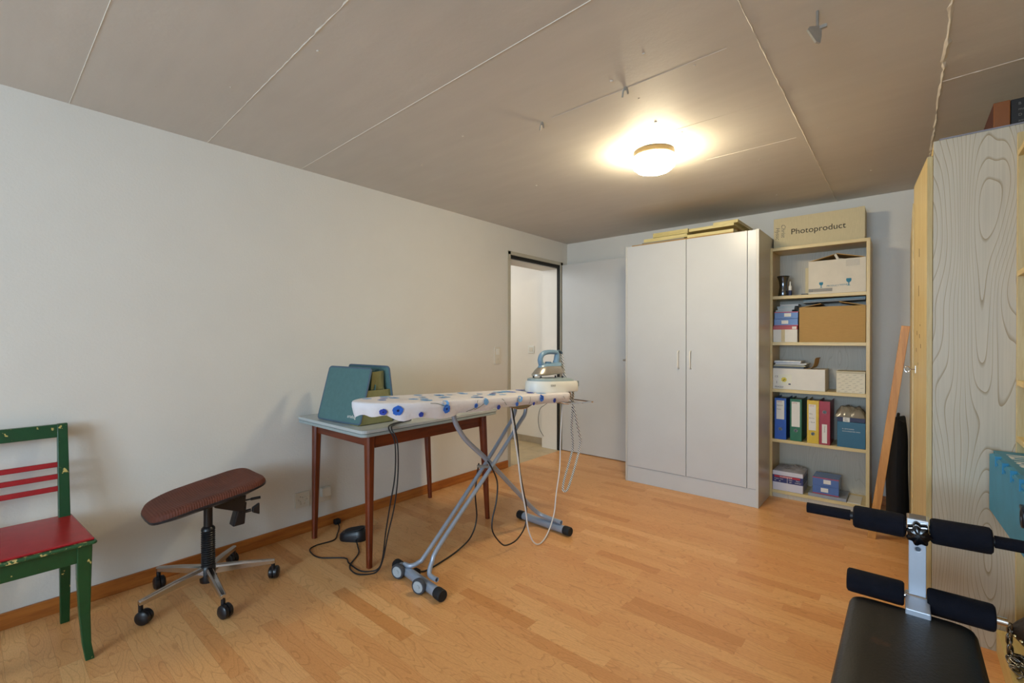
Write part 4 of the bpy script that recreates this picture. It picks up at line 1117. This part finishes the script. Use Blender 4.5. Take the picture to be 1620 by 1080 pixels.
for x, y in ((-1.968, 1.420), (-1.772, 1.398)):
    b = B(); b.lathe([(0.001, -0.012), (0.030, -0.012), (0.035, -0.009), (0.037, 0.0), (0.037, 0.009), (0.034, 0.013), (0.029, 0.013), (0.028, 0.010), (0.001, 0.010)], (x, y, 0.0375), (0.3, -1, 0), seg=26)
    w_ = b.build('wheel', mat('grey_wheel_rubber', '#3C4048', 0.6), I, smooth=True)
    b = B(); b.lathe([(0.001, 0.011), (0.0275, 0.011), (0.027, 0.0138), (0.023, 0.0138), (0.022, 0.0118), (0.010, 0.0118), (0.009, 0.0155), (0.001, 0.016)], (x, y, 0.0375), (0.3, -1, 0), seg=26); b.build('hub', mat('pale_hub', '#A9B2B8', 0.4), w_, smooth=True)
# curved locking plate under the board
b = B(); b.prism([(0.0, 0.0), (0.24, 0.012), (0.235, -0.004), (0.19, -0.028), (0.12, -0.040), (0.05, -0.030), (0.0, -0.012)], lambda u, v, d_: V((d_, 1.985 + u, 0.855 + v - 0.03 * u)), -1.712, -1.705); lp = b.build('locking_plate', mat('cream_metal', '#B8AC88', 0.35, 0.3), I)
for k in range(3):
    b = B(); b.cyl((-1.720, 2.075 + k * 0.043, 0.838), (-1.695, 2.075 + k * 0.043, 0.838), 0.006 + 0.001 * k, seg=12); cut(lp, b)
b = B(); b.tube([(-1.707, 1.99, 0.838), (-1.707, 2.05, 0.822), (-1.707, 2.11, 0.815), (-1.707, 2.17, 0.822), (-1.707, 2.22, 0.842)], 0.004, 8, 4); b.build('release_wire', chrome, lp, smooth=True)
B().box(-1.70, -1.68, 1.765, 1.80, 0.842, 0.868).build('latch', cream_pl, I, bevel=0.003)
# wire rest at the heel
b = B()
zr = 0.815
b.tube([(-1.93, 2.40, zr + 0.035), (-1.93, 2.52, zr - 0.005), (-1.93, 2.80, zr - 0.03), (-1.92, 2.86, zr - 0.03), (-1.70, 2.86, zr - 0.035), (-1.685, 2.82, zr - 0.032), (-1.685, 2.52, zr - 0.012), (-1.69, 2.42, zr + 0.03)], 0.005, 8, 4)
for yy in (2.56, 2.62, 2.68, 2.74): b.tube([(-1.93, yy, zr - 0.012 - (yy - 2.5) * 0.07), (-1.685, yy, zr - 0.016 - (yy - 2.5) * 0.07)], 0.0035, 8)
b.build('wire_rest', chrome, I, smooth=True)

# ------------------------------------------------------------------ steam iron on its station
IS = thing('iron_station', 'white steam iron base with a grey-blue cradle on the ironing board heel', 'iron station', (-1.80, 2.46, 0.89))
IM = Matrix.Translation((-1.785, 2.27, ztop(1.19) - 0.0)) @ Matrix.Rotation(ANG, 4, 'Z') @ Matrix.Rotation(-0.045, 4, 'X')
def egg(ly0, ly1, w0, w1, n=14):
    out = []
    L_ = ly1 - ly0
    for i in range(n + 1):
        f_ = i / n; yy = ly0 + L_ * (0.5 - 0.5 * math.cos(PI * f_))
        g = (yy - ly0) / L_
        ww = (w0 + (w1 - w0) * g) * (max(0.0, 1 - (1 - min(g * 2.6, 1)) ** 2.2) ** 0.5) * (max(0.0, 1 - max(0, (g - 0.90) / 0.10) ** 2.6) ** 0.5 * 0.7 + 0.3 if g > 0.9 else 1)
        out.append((max(ww, 0.002), yy))
    return out + [(-u, v) for u, v in reversed(out)]
def loft_egg(levels):
    b = B(); rings = []
    for z, s_, args in levels:
        e = egg(*args)
        rings.append([IM @ V((u * s_, v, z)) for u, v in e])
    b.ring_loft(rings); return b
base = loft_egg([(0.002, 0.97, (0.0, 0.385, 0.10, 0.118)), (0.012, 1.0, (-0.004, 0.389, 0.10, 0.118)), (0.054, 1.0, (-0.002, 0.387, 0.10, 0.117)), (0.070, 0.97, (0.004, 0.381, 0.10, 0.114))]).build('base', white_pl, IS, smooth=True)
gb = mat('grey_blue_plastic', '#8FA0A6', 0.35, var=0.04)
loft_egg([(0.0695, 0.92, (0.012, 0.36, 0.10, 0.112)), (0.082, 0.90, (0.016, 0.355, 0.10, 0.110)), (0.088, 0.82, (0.03, 0.34, 0.10, 0.105))]).build('cradle_top', gb, IS, smooth=True)
B().box(0.055, 0.09, 0.35, 0.41, 0.030, 0.070, IM).build('knob_housing', mat('iron_grey', '#7C8A90', 0.4), IS, bevel=0.006)
pt = IM @ V((0.101, 0.085, 0.040))
text('SOLIS', 0.017, pt, IM.to_3x3() @ V((0.14, 1, 0)), (0, 0, 1), ink_s, IS)
for yy in (0.07, 0.30):
    for xx in (-0.03, 0.03):
        b = B(); b.cyl(IM @ V((xx, yy, 0.086)), IM @ V((xx, yy, 0.101)), 0.006, seg=10); b.build('support_peg', black_pl, IS, smooth=True)
IR = thing('steam_iron', 'blue-grey steam iron resting on its white station', 'iron', (-1.79, 2.43, 0.96))
IBM = IM
IM = IBM @ Matrix.Translation((0, 0.035, 0.1015)) @ Matrix.Rotation(0.07, 4, 'X')
loft_egg([(0.0, 0.98, (0.0, 0.27, 0.055, 0.058)), (0.008, 1.0, (0.0, 0.27, 0.055, 0.058)), (0.012, 0.98, (0.002, 0.268, 0.055, 0.058))]).build('sole_plate', steel, IR, smooth=True)
loft_egg([(0.012, 0.97, (0.006, 0.262, 0.055, 0.056)), (0.035, 0.86, (0.03, 0.255, 0.055, 0.054)), (0.055, 0.60, (0.06, 0.25, 0.055, 0.050)), (0.060, 0.45, (0.075, 0.245, 0.055, 0.048))]).build('heat_shield', mat('silver_shield', '#9C968E', 0.28, 0.6), IR, smooth=True)
bluep = mat('iron_blue', '#6E8EA8', 0.3, var=0.04)
b = B(); b.tube([IM @ V(p_) for p_ in ((0, 0.10, 0.050), (0, 0.075, 0.075), (0, 0.070, 0.105), (0, 0.090, 0.132), (0, 0.13, 0.143), (0, 0.19, 0.143), (0, 0.238, 0.136), (0, 0.245, 0.11), (0, 0.235, 0.075), (0, 0.225, 0.05))], [0.020, 0.018, 0.017, 0.016, 0.015, 0.015, 0.017, 0.019, 0.022, 0.024], 14, 4)
b.build('handle', bluep, IR, smooth=True)
loft_egg([(0.050, 0.62, (0.05, 0.268, 0.055, 0.056)), (0.066, 0.50, (0.06, 0.268, 0.055, 0.056)), (0.072, 0.36, (0.08, 0.262, 0.055, 0.056))]).build('body_shell', bluep, IR, smooth=True)
b = B(); b.lathe([(0.022, 0.0), (0.022, 0.008), (0.018, 0.012), (0.001, 0.012)], IM @ V((0, 0.15, 0.070)), (0, 0, 1), seg=18); b.build('dial', mat('dial_blue', '#4E6E88', 0.35), IR, smooth=True)
B().box(-0.012, 0.012, 0.246, 0.262, 0.03, 0.13, IM).build('rear_stand', mat('iron_dark', '#54606A', 0.4), IR, bevel=0.004)
b = B(); b.tube([IM @ V(p_) for p_ in ((0, 0.225, 0.142), (0, 0.27, 0.146), (0.004, 0.295, 0.128))], 0.0085, 10, 4); b.build('cord_sleeve', mat('iron_dark2', '#3E5668', 0.5), IR, smooth=True)
e0 = IM @ V((0.004, 0.293, 0.130))
bm_ = braid_mat()
t = thing('steam_hose', 'braided white and grey steam cord hanging from the iron in a long loop', 'cord', (-1.74, 2.66, 0.2))
b = B(); b.tube([e0, (-1.745, 2.60, 0.985), (-1.72, 2.625, 0.865), (-1.70, 2.655, 0.73), (-1.71, 2.72, 0.595), (-1.72, 2.762, 0.50), (-1.73, 2.722, 0.37), (-1.735, 2.650, 0.240), (-1.745, 2.625, 0.195), (-1.765, 2.612, 0.20), (-1.772, 2.64, 0.265), (-1.765, 2.705, 0.40), (-1.760, 2.728, 0.48), (-1.755, 2.705, 0.60), (-1.73, 2.675, 0.73), (-1.715, 2.66, 0.85), (-1.735, 2.68, 0.90)], 0.0075, 8, 6)
b.build('braided_sheath', bm_, t, smooth=True)
b = B(); b.cyl((-1.732, 2.672, 0.885), (-1.735, 2.685, 0.915), 0.010, seg=10); b.build('cord_grip', black_pl, t, smooth=True)

# ------------------------------------------------------------------ loose cables
def cable(name, label, pts, r, m, cat='cable', sm=7, plug=None):
    t = thing(name, label, cat, pts[-1] if not plug else pts[-1])
    b = B(); b.tube(pts, r, 8, sm); b.build('lead', m, t, smooth=True)
    return t
white_cab = mat('white_cable', '#D8D4D2', 0.45)
black_cab = mat('black_cable', '#121216', 0.45)
cable('power_cable', 'white cable hanging in a deep loop from the ironing board to the floor', [(-1.74, 2.035, 0.835), (-1.735, 2.04, 0.776), (-1.73, 2.06, 0.655), (-1.72, 2.075, 0.54), (-1.70, 2.08, 0.388), (-1.68, 2.10, 0.227), (-1.67, 2.11, 0.12), (-1.66, 2.145, 0.035), (-1.650, 2.20, 0.0055), (-1.665, 2.30, 0.035), (-1.69, 2.40, 0.115), (-1.70, 2.44, 0.235), (-1.715, 2.50, 0.378), (-1.72, 2.515, 0.54), (-1.725, 2.535, 0.703), (-1.74, 2.57, 0.80)], 0.0042, white_cab)
cable('power_cable', 'black cable looped over the ironing board pivot and back up', [(-1.80, 1.905, 0.530), (-1.765, 1.888, 0.520), (-1.755, 1.935, 0.420), (-1.75, 1.925, 0.315), (-1.745, 1.885, 0.218), (-1.74, 1.885, 0.148), (-1.735, 1.95, 0.065), (-1.735, 2.005, 0.040), (-1.735, 2.09, 0.045), (-1.74, 2.172, 0.100), (-1.745, 2.188, 0.208), (-1.75, 2.165, 0.310), (-1.755, 2.135, 0.45), (-1.755, 2.118, 0.602), (-1.755, 2.087, 0.739), (-1.755, 2.06, 0.84)], 0.0042, black_cab)
t = cable('power_cable', 'black cable running from the pivot down to a plug on the floor', [(-1.88, 1.915, 0.500), (-1.935, 1.965, 0.455), (-1.95, 1.957, 0.303), (-1.95, 1.968, 0.150), (-1.95, 1.92, 0.055), (-1.95, 1.82, 0.012), (-1.93, 1.69, 0.0048), (-1.915, 1.56, 0.0048), (-1.93, 1.515, 0.010)], 0.0045, black_cab)
B().box(-1.955, -1.915, 1.480, 1.522, 0.0, 0.024).build('plug', black_rub, t, bevel=0.004)
cable('power_cable', 'black cable from the table edge to the plug at the baseboard', [(-2.215, 1.66, 0.7495), (-2.165, 1.52, 0.751), (-2.105, 1.458, 0.742), (-2.075, 1.475, 0.670), (-2.07, 1.472, 0.50), (-2.07, 1.440, 0.34), (-2.08, 1.420, 0.20), (-2.09, 1.405, 0.06), (-2.12, 1.388, 0.0052), (-2.172, 1.332, 0.0045), (-2.30, 1.337, 0.0045), (-2.372, 1.352, 0.0045), (-2.486, 1.264, 0.0045), (-2.61, 1.271, 0.0045), (-2.646, 1.326, 0.0045), (-2.635, 1.430, 0.0045), (-2.70, 1.49, 0.0045), (-2.79, 1.553, 0.006), (-2.852, 1.575, 0.016)], 0.0038, black_cab)
t = bpy.data.objects['power_cable.003']
B().box(-2.876, -2.842, 1.558, 1.596, 0.002, 0.032).build('plug', black_rub, t, bevel=0.004)
cable('power_cable', 'black cable from the table edge to the foot pedal', [(-2.205, 1.68, 0.7495), (-2.155, 1.535, 0.751), (-2.095, 1.468, 0.742), (-2.06, 1.480, 0.671), (-2.055, 1.480, 0.503), (-2.055, 1.458, 0.34), (-2.065, 1.425, 0.20), (-2.08, 1.400, 0.06), (-2.10, 1.372, 0.0052), (-2.14, 1.312, 0.0045), (-2.20, 1.300, 0.0045), (-2.272, 1.326, 0.0045), (-2.361, 1.431, 0.0045), (-2.44, 1.475, 0.0060), (-2.50, 1.50, 0.020)], 0.0038, black_cab)
t = thing('foot_pedal', 'black rounded sewing pedal on the floor under the table', 'pedal', (-2.57, 1.53, 0), math.radians(35))
b = B()
rr_ = [[(u - 0.085, v - 0.055) for u, v in rrect(0.17, 0.11, 0.05, 6)]]
fn = lambda s_, z, tl: [WM[t.name] @ V((u * s_, v * s_, z + tl * u)) for u, v in rr_[0]]
b.ring_loft([fn(1.0, 0.0, 0), fn(1.03, 0.012, 0.0), fn(1.0, 0.042, 0.12), fn(0.85, 0.056, 0.14)])
b.build('pedal_shell', black_pl, t, smooth=True)
B().ring_loft([fn(0.7, 0.0555, 0.14), fn(0.68, 0.060, 0.14)]).build('tread', black_rub, t, smooth=True)
cable('thin_wire', 'thin dark wire drooping from the heel of the ironing board', [(-1.80, 2.53, 0.815), (-1.86, 2.53, 0.775), (-1.885, 2.515, 0.75), (-1.89, 2.50, 0.69), (-1.885, 2.505, 0.62), (-1.89, 2.56, 0.555)], 0.0016, black_cab, 'wire')

# ------------------------------------------------------------------ red and green chair
green = chipped('chipped_green_paint', '#0C4423', '#C6B26A', 0.345)
green_worn = chipped('worn_green_edge', '#1E5230', '#C9B878', 0.47)
red = chipped('red_paint', '#9E1620', '#6A1414', 0.28, 0.25)
CH = thing('wooden_chair', 'old green painted chair with a red seat and chipped edges', 'chair', (-2.58, 0.09, 0))
yA, yB_ = -0.130, 0.285
def lofted(name, secs, m, parent):
    b = B(); b.ring_loft([[(x + a * hx_, y + q * hy_, z) for a, q in ((-1, -1), (1, -1), (1, 1), (-1, 1))] for x, y, z, hx_, hy_ in secs])
    return b.build(name, m, parent, bevel=0.003)
for y in (yA, yB_ - 0.019):
    lofted('back_post', [(-2.765, y, 0.0, 0.014, 0.015), (-2.755, y, 0.20, 0.016, 0.017), (-2.765, y, 0.44, 0.017, 0.019), (-2.795, y, 0.66, 0.014, 0.018), (-2.825, y, 0.852, 0.011, 0.017)], green, CH)
for y in (yA, yB_):
    lofted('front_leg', [(-2.375, y + (0.012 if y > 0 else -0.012), 0.0, 0.014, 0.013), (-2.385, y + (0.004 if y > 0 else -0.004), 0.06, 0.015, 0.013), (-2.400, y, 0.17, 0.019, 0.016), (-2.405, y - (0.001 if y > 0 else -0.001), 0.30, 0.023, 0.020), (-2.402, y, 0.42, 0.024, 0.022), (-2.402, y, 0.437, 0.024, 0.022)], green, CH)
B().box(-2.425, -2.385, yA, yB_, 0.372, 0.437).build('apron', green, CH, bevel=0.002)
for y in (yA, yB_ - 0.015): B().box(-2.76, -2.41, y - 0.010, y + 0.010, 0.385, 0.437).build('apron', green, CH, bevel=0.002)
b = B()
so = [(-2.790, yA - 0.015), (-2.370, yA - 0.035), (-2.362, yA - 0.025), (-2.362, yB_ + 0.027), (-2.370, yB_ + 0.035), (-2.790, yB_ + 0.008)]
b.prism(so, lambda u, v, d_: V((u, v, d_)), 0.437, 0.449); b.build('seat_rim', green_worn, CH, bevel=0.004)
so2 = [(-2.785, yA - 0.012), (-2.376, yA - 0.030), (-2.376, yB_ + 0.028), (-2.785, yB_ + 0.005)]
b = B(); b.prism(so2, lambda u, v, d_: V((u, v, d_)), 0.449, 0.459); b.build('seat', red, CH, bevel=0.004)
def rail(z0, z1, xz, m, name, th=0.010):
    b = B(); b.hexa([(xz(z0) - th, yA, z0), (xz(z0) + th, yA, z0), (xz(z0) + th, yB_ - 0.02, z0), (xz(z0) - th, yB_ - 0.02, z0), (xz(z1) - th, yA, z1), (xz(z1) + th, yA, z1), (xz(z1) + th, yB_ - 0.02, z1), (xz(z1) - th, yB_ - 0.02, z1)])
    b.build(name, m, CH, bevel=0.003)
xz = lambda z: -2.765 - 0.06 * max(0, (z - 0.44)) / 0.412
rail(0.795, 0.850, xz, green, 'top_rail', 0.011)
for z in (0.668, 0.618, 0.567): rail(z, z + 0.021, xz, red, 'back_slat', 0.007)

# ------------------------------------------------------------------ swivel stool
SX, SY = -2.557, 0.746
ST = thing('swivel_stool', 'brown corduroy swivel stool on a five-star chrome base with castors', 'stool', (SX, SY, 0))
seatc = V((-2.590, 0.745, 0.0))
def seat_ring(k, zoff, n=40):
    out = []
    for i in range(n):
        a = 2 * PI * i / n
        c_, s_ = math.cos(a), math.sin(a)
        e = 2 / 4.6
        u = 0.185 * (abs(c_) ** e) * (1 if c_ > 0 else -1) * k
        v = 0.235 * (abs(s_) ** e) * (1 if s_ > 0 else -1) * k
        u *= (0.93 + 0.09 * (v / 0.235))
        z = 0.432 + 0.052 * ((v / 0.235 + 1) / 2) + 0.016 * (v / 0.235) ** 2 * (1 if v > 0 else -1.2) + 0.010 * (abs(u) / 0.185) ** 2
        out.append(seatc + V((u, v, z + zoff)))
    return out
b = B(); b.ring_loft([seat_ring(1.0, 0.0), seat_ring(1.005, 0.010), seat_ring(0.97, 0.026), seat_ring(0.88, 0.034), seat_ring(0.6, 0.030), seat_ring(0.3, 0.026), seat_ring(0.02, 0.025)])
b.build('seat_cushion', corduroy('brown_corduroy', '#5A2A18'), ST, smooth=True)
b = B(); b.ring_loft([seat_ring(0.45, -0.035), seat_ring(0.80, -0.022), seat_ring(1.005, -0.006), seat_ring(1.012, 0.003), seat_ring(0.99, 0.007)])
b.build('seat_shell', mat('seat_edge_black', '#1A1C22', 0.35), ST, smooth=True)
b = B(); b.lathe([(0.019, 0.30), (0.019, 0.43)], (SX, SY, 0), seg=18); b.build('column', black_pl, ST, smooth=True)
prof = [(0.024, 0.13)]
for k in range(16):
    z = 0.135 + k * 0.0105; prof += [(0.030, z), (0.026, z + 0.005)]
prof += [(0.030, 0.304), (0.028, 0.314), (0.020, 0.322)]
b = B(); b.lathe(prof, (SX, SY, 0), seg=22); b.build('bellows', mat('bellows_black', '#0E1016', 0.35), ST, smooth=True)
b = B(); b.lathe([(0.001, 0.055), (0.034, 0.058), (0.036, 0.07), (0.036, 0.125), (0.030, 0.135), (0.001, 0.137)], (SX, SY, 0), seg=20); b.build('hub', black_pl, ST, smooth=True)
chr_m = mat('polished_alu', '#C9C9CC', 0.18, 1.0, var=0.04)
for k in range(5):
    a = math.radians(-77 + 72 * k); u = V((math.cos(a), math.sin(a), 0)); w_ = V((-u.y, u.x, 0)); c0 = V((SX, SY, 0))
    b = B()
    rings = []
    for r, z, hh, hw in ((0.028, 0.112, 0.020, 0.016), (0.15, 0.105, 0.016, 0.014), (0.272, 0.093, 0.011, 0.012), (0.286, 0.092, 0.010, 0.010)):
        p_ = c0 + u * r
        rings.append([p_ + w_ * hw * q[0] + V((0, 0, z + hh * q[1])) for q in ((-1, -1), (1, -1), (1, 0.5), (0.6, 1), (-0.6, 1), (-1, 0.5))])
    b.ring_loft(rings); arm = b.build('base_arm', chr_m, ST, bevel=0.002)
    e = c0 + u * 0.278
    ca = a + (2.1, 0.4, 1.3, 0.9, 2.6)[k]
    cu_ = V((math.cos(ca), math.sin(ca), 0)); ax = V((-cu_.y, cu_.x, 0))
    cc = e + cu_ * 0.014
    b = B(); b.cyl(e + V((0, 0, 0.045)), e + V((0, 0, 0.088)), 0.009, seg=12); b.build('caster_stem', black_pl, arm, smooth=True)
    for s_ in (-1, 1):
        b = B(); b.lathe([(0.001, 0.002), (0.0295, 0.002), (0.0305, 0.006), (0.0295, 0.017), (0.022, 0.023), (0.001, 0.024)], cc + V((0, 0, 0.0308)), ax * s_, seg=22); b.build('caster_wheel', black_pl, arm, smooth=True)
    b = B(); b.cyl(cc - ax * 0.020 + V((0, 0, 0.0308)), cc + ax * 0.020 + V((0, 0, 0.0308)), 0.012, seg=10); b.build('caster_hood', black_pl, arm, smooth=True)
# back bracket without its backrest
b = B(); b.hexa([(SX - 0.05, SY + 0.02, 0.408), (SX + 0.03, SY + 0.02, 0.408), (SX + 0.03, SY + 0.15, 0.35), (SX - 0.05, SY + 0.15, 0.35), (SX - 0.05, SY + 0.02, 0.432), (SX + 0.03, SY + 0.02, 0.432), (SX + 0.03, SY + 0.16, 0.436), (SX - 0.05, SY + 0.16, 0.436)]); b.build('tilt_mechanism', black_pl, ST, bevel=0.004)
B().hexa([(SX - 0.035, SY + 0.10, 0.29), (SX + 0.025, SY + 0.10, 0.29), (SX + 0.025, SY + 0.155, 0.29), (SX - 0.035, SY + 0.155, 0.29), (SX - 0.035, SY + 0.13, 0.40), (SX + 0.025, SY + 0.13, 0.40), (SX + 0.025, SY + 0.165, 0.40), (SX - 0.035, SY + 0.165, 0.40)]).build('back_bracket', black_pl, ST, bevel=0.006)
p = V((SX + 0.0, SY + 0.158, 0.345))
b = B(); b.cyl(p, p + V((0.012, 0.03, 0.004)), 0.008, seg=12); b.build('knob_shaft', black_pl, ST, smooth=True)
b = B(); q = p + V((0.014, 0.032, 0.005)); b.hexa([q + V(v_) for v_ in ((-0.006, 0, -0.012), (0.012, 0, -0.012), (0.016, 0.034, -0.030), (-0.004, 0.034, -0.030), (-0.006, 0, 0.012), (0.012, 0, 0.012), (0.016, 0.034, 0.030), (-0.004, 0.034, 0.030))]); b.build('wing_knob', black_pl, ST, bevel=0.005)
b = B(); b.tube([(SX, SY + 0.10, 0.405), (SX + 0.02, SY + 0.16, 0.408), (SX + 0.03, SY + 0.185, 0.410)], 0.004, 8); b.cyl((SX + 0.028, SY + 0.18, 0.4098), (SX + 0.042, SY + 0.222, 0.412), 0.007, seg=10); b.build('tilt_lever', black_pl, ST, smooth=True)

# ------------------------------------------------------------------ training bench at the right
BN = thing('training_bench', 'black padded training bench with foam leg rollers', 'bench', (0.02, 1.3, 0))
def pad_mat():
    t = NT('black_bench_leather')
    v = t.coords((1.0, 0.7, 1.0))
    n = t.add('ShaderNodeTexNoise', Scale=11.0, Detail=4.0, Roughness=0.6, Distortion=0.4); t.link(v, n.inputs['Vector'])
    t.link(t.ramp(n.outputs[0], [(0.30, rgba(lin('#0E0D0C'))), (0.66, rgba(lin('#14110E'))), (0.72, rgba(lin('#3A2418')))]), t.b.inputs['Base Color'])
    t.b.inputs['Roughness'].default_value = 0.42
    f = t.add('ShaderNodeTexNoise', Scale=180.0, Detail=2.0); t.link(v, f.inputs['Vector'])
    bp = t.add('ShaderNodeBump', Strength=0.08, Distance=0.01); t.link(f.outputs[0], bp.inputs['Height']); t.link(bp.outputs[0], t.b.inputs['Normal'])
    return t.m
leather = pad_mat()
b = B()
out = []
hw = 0.134
def pad_ring(k, z):
    pts = []
    x0_, x1_, y0_, y1_ = -0.124, 0.150, 0.45, 1.752
    for u, v in rrect(1.0, 1.0, 0.06, 5):
        r_ = 0.05
        pts.append((u, v))
    P_ = [(x0_ + u, y0_ + v) for u, v in rrect(x1_ - x0_, y1_ - y0_, 0.035, 5)]
    cx_, cy2 = (x0_ + x1_) / 2, (y0_ + y1_) / 2
    res = []
    for (u, v) in P_:
        du = u - cx_; dv = v - cy2
        u2 = cx_ + du - math.copysign(k, du); v2 = cy2 + dv - math.copysign(k, dv)
        wide = 1 + 0.05 * (1.752 - v2)          # pad widens a little towards the head end
        res.append((cx_ + (u2 - cx_) * wide, v2, z))
    return res
b.ring_loft([pad_ring(0.004, 0.392), pad_ring(0.0, 0.398), pad_ring(0.0, 0.432), pad_ring(0.006, 0.444), pad_ring(0.018, 0.450), pad_ring(0.05, 0.452)])
b.build('seat_pad', leather, BN, smooth=True)
grime = mat('worn_spots', '#4A2E22', 0.7, var=0.3, scale=60)
wp = mat('white_powder_coat', '#B9C0CC', 0.3, 0.25, var=0.03)
B().box(0.006, 0.056, 0.55, 1.72, 0.34, 0.392).build('main_beam', wp, BN, bevel=0.003)
B().box(0.008, 0.054, 1.64, 1.69, 0.025, 0.345).build('front_leg', wp, BN, bevel=0.003)
B().box(-0.20, 0.26, 1.645, 1.685, 0.0, 0.03).build('foot_bar', wp, BN, bevel=0.003)
B().box(0.008, 0.054, 0.62, 0.67, 0.025, 0.345).build('rear_leg', wp, BN, bevel=0.003)
B().box(-0.20, 0.26, 0.625, 0.665, 0.0, 0.03).build('foot_bar', wp, BN, bevel=0.003)
B().box(0.004, 0.058, 1.70, 1.83, 0.400, 0.468).build('post_bracket', wp, BN, bevel=0.003)
post = B().box(0.011, 0.050, 1.795, 1.840, 0.36, 0.672).build('post', wp, BN, bevel=0.003)
B().box(0.006, 0.056, 1.792, 1.846, 0.634, 0.694).build('roller_clamp', chrome, BN, bevel=0.002)
B().box(0.012, 0.050, 1.797, 1.841, 0.690, 0.6955).build('clamp_plug', mat('grey_plug', '#6C6866', 0.5), BN)
pk = V((0.033, 1.79, 0.655))
b = B(); rings = []
for d_, r_ in ((0.0, 0.010), (0.006, 0.010), (0.007, 0.024), (0.014, 0.027), (0.024, 0.026), (0.028, 0.020), (0.029, 0.002)):
    rings.append([pk + V((r_ * (1 + (0.13 * math.cos(7 * a) if r_ > 0.015 else 0)) * math.cos(a), -d_, r_ * (1 + (0.13 * math.cos(7 * a) if r_ > 0.015 else 0)) * math.sin(a))) for a in [2 * PI * k / 42 for k in range(42)]])
b.ring_loft(rings); b.build('star_knob', mat('glossy_black', '#08080C', 0.12), BN, smooth=True)
b = B(); b.cyl((0.032, 1.78, 0.607), (0.032, 1.835, 0.607), 0.006, seg=14); cut(post, b)
yu, zu = 1.82, 0.662
b = B(); b.cyl((-0.245, yu, zu - 0.004), (0.30, yu, zu + 0.006), 0.0125, seg=16); b.build('roller_bar', mat('bar_black', '#14161E', 0.5), BN, smooth=True)
def roller(xa, xb, y, z, r, dz=0.0, nm='foam_roller'):
    b = B(); p0, p1 = V((xa, y, z)), V((xb, y, z + dz)); L_ = (p1 - p0).length
    b.lathe([(0.010, 0.0), (r - 0.006, 0.0), (r - 0.001, 0.004), (r, 0.012), (r, L_ - 0.012), (r - 0.001, L_ - 0.004), (r - 0.006, L_), (0.010, L_)], p0, p1 - p0, seg=26)
    return b.build(nm, foam, BN, smooth=True)
b = B(); b.cyl((-0.247, yu, zu - 0.004), (-0.13, yu, zu - 0.002), 0.0165, seg=18); b.build('foam_grip', foam, BN, smooth=True)
b = B(); b.cyl((0.19, yu, zu + 0.004), (0.30, yu, zu + 0.006), 0.0165, seg=18); b.build('foam_grip', foam, BN, smooth=True)
roller(-0.122, 0.003, yu, zu - 0.002, 0.034); roller(0.059, 0.186, yu, zu + 0.0, 0.036, 0.004)
yl, zl = 1.800, 0.462
b = B(); b.cyl((-0.130, yl, zl), (0.212, yl, zl), 0.011, seg=16); b.build('roller_bar', chrome, BN, smooth=True)
roller(-0.136, 0.002, yl, zl + 0.002, 0.035); roller(0.052, 0.190, yl, zl + 0.002, 0.036)
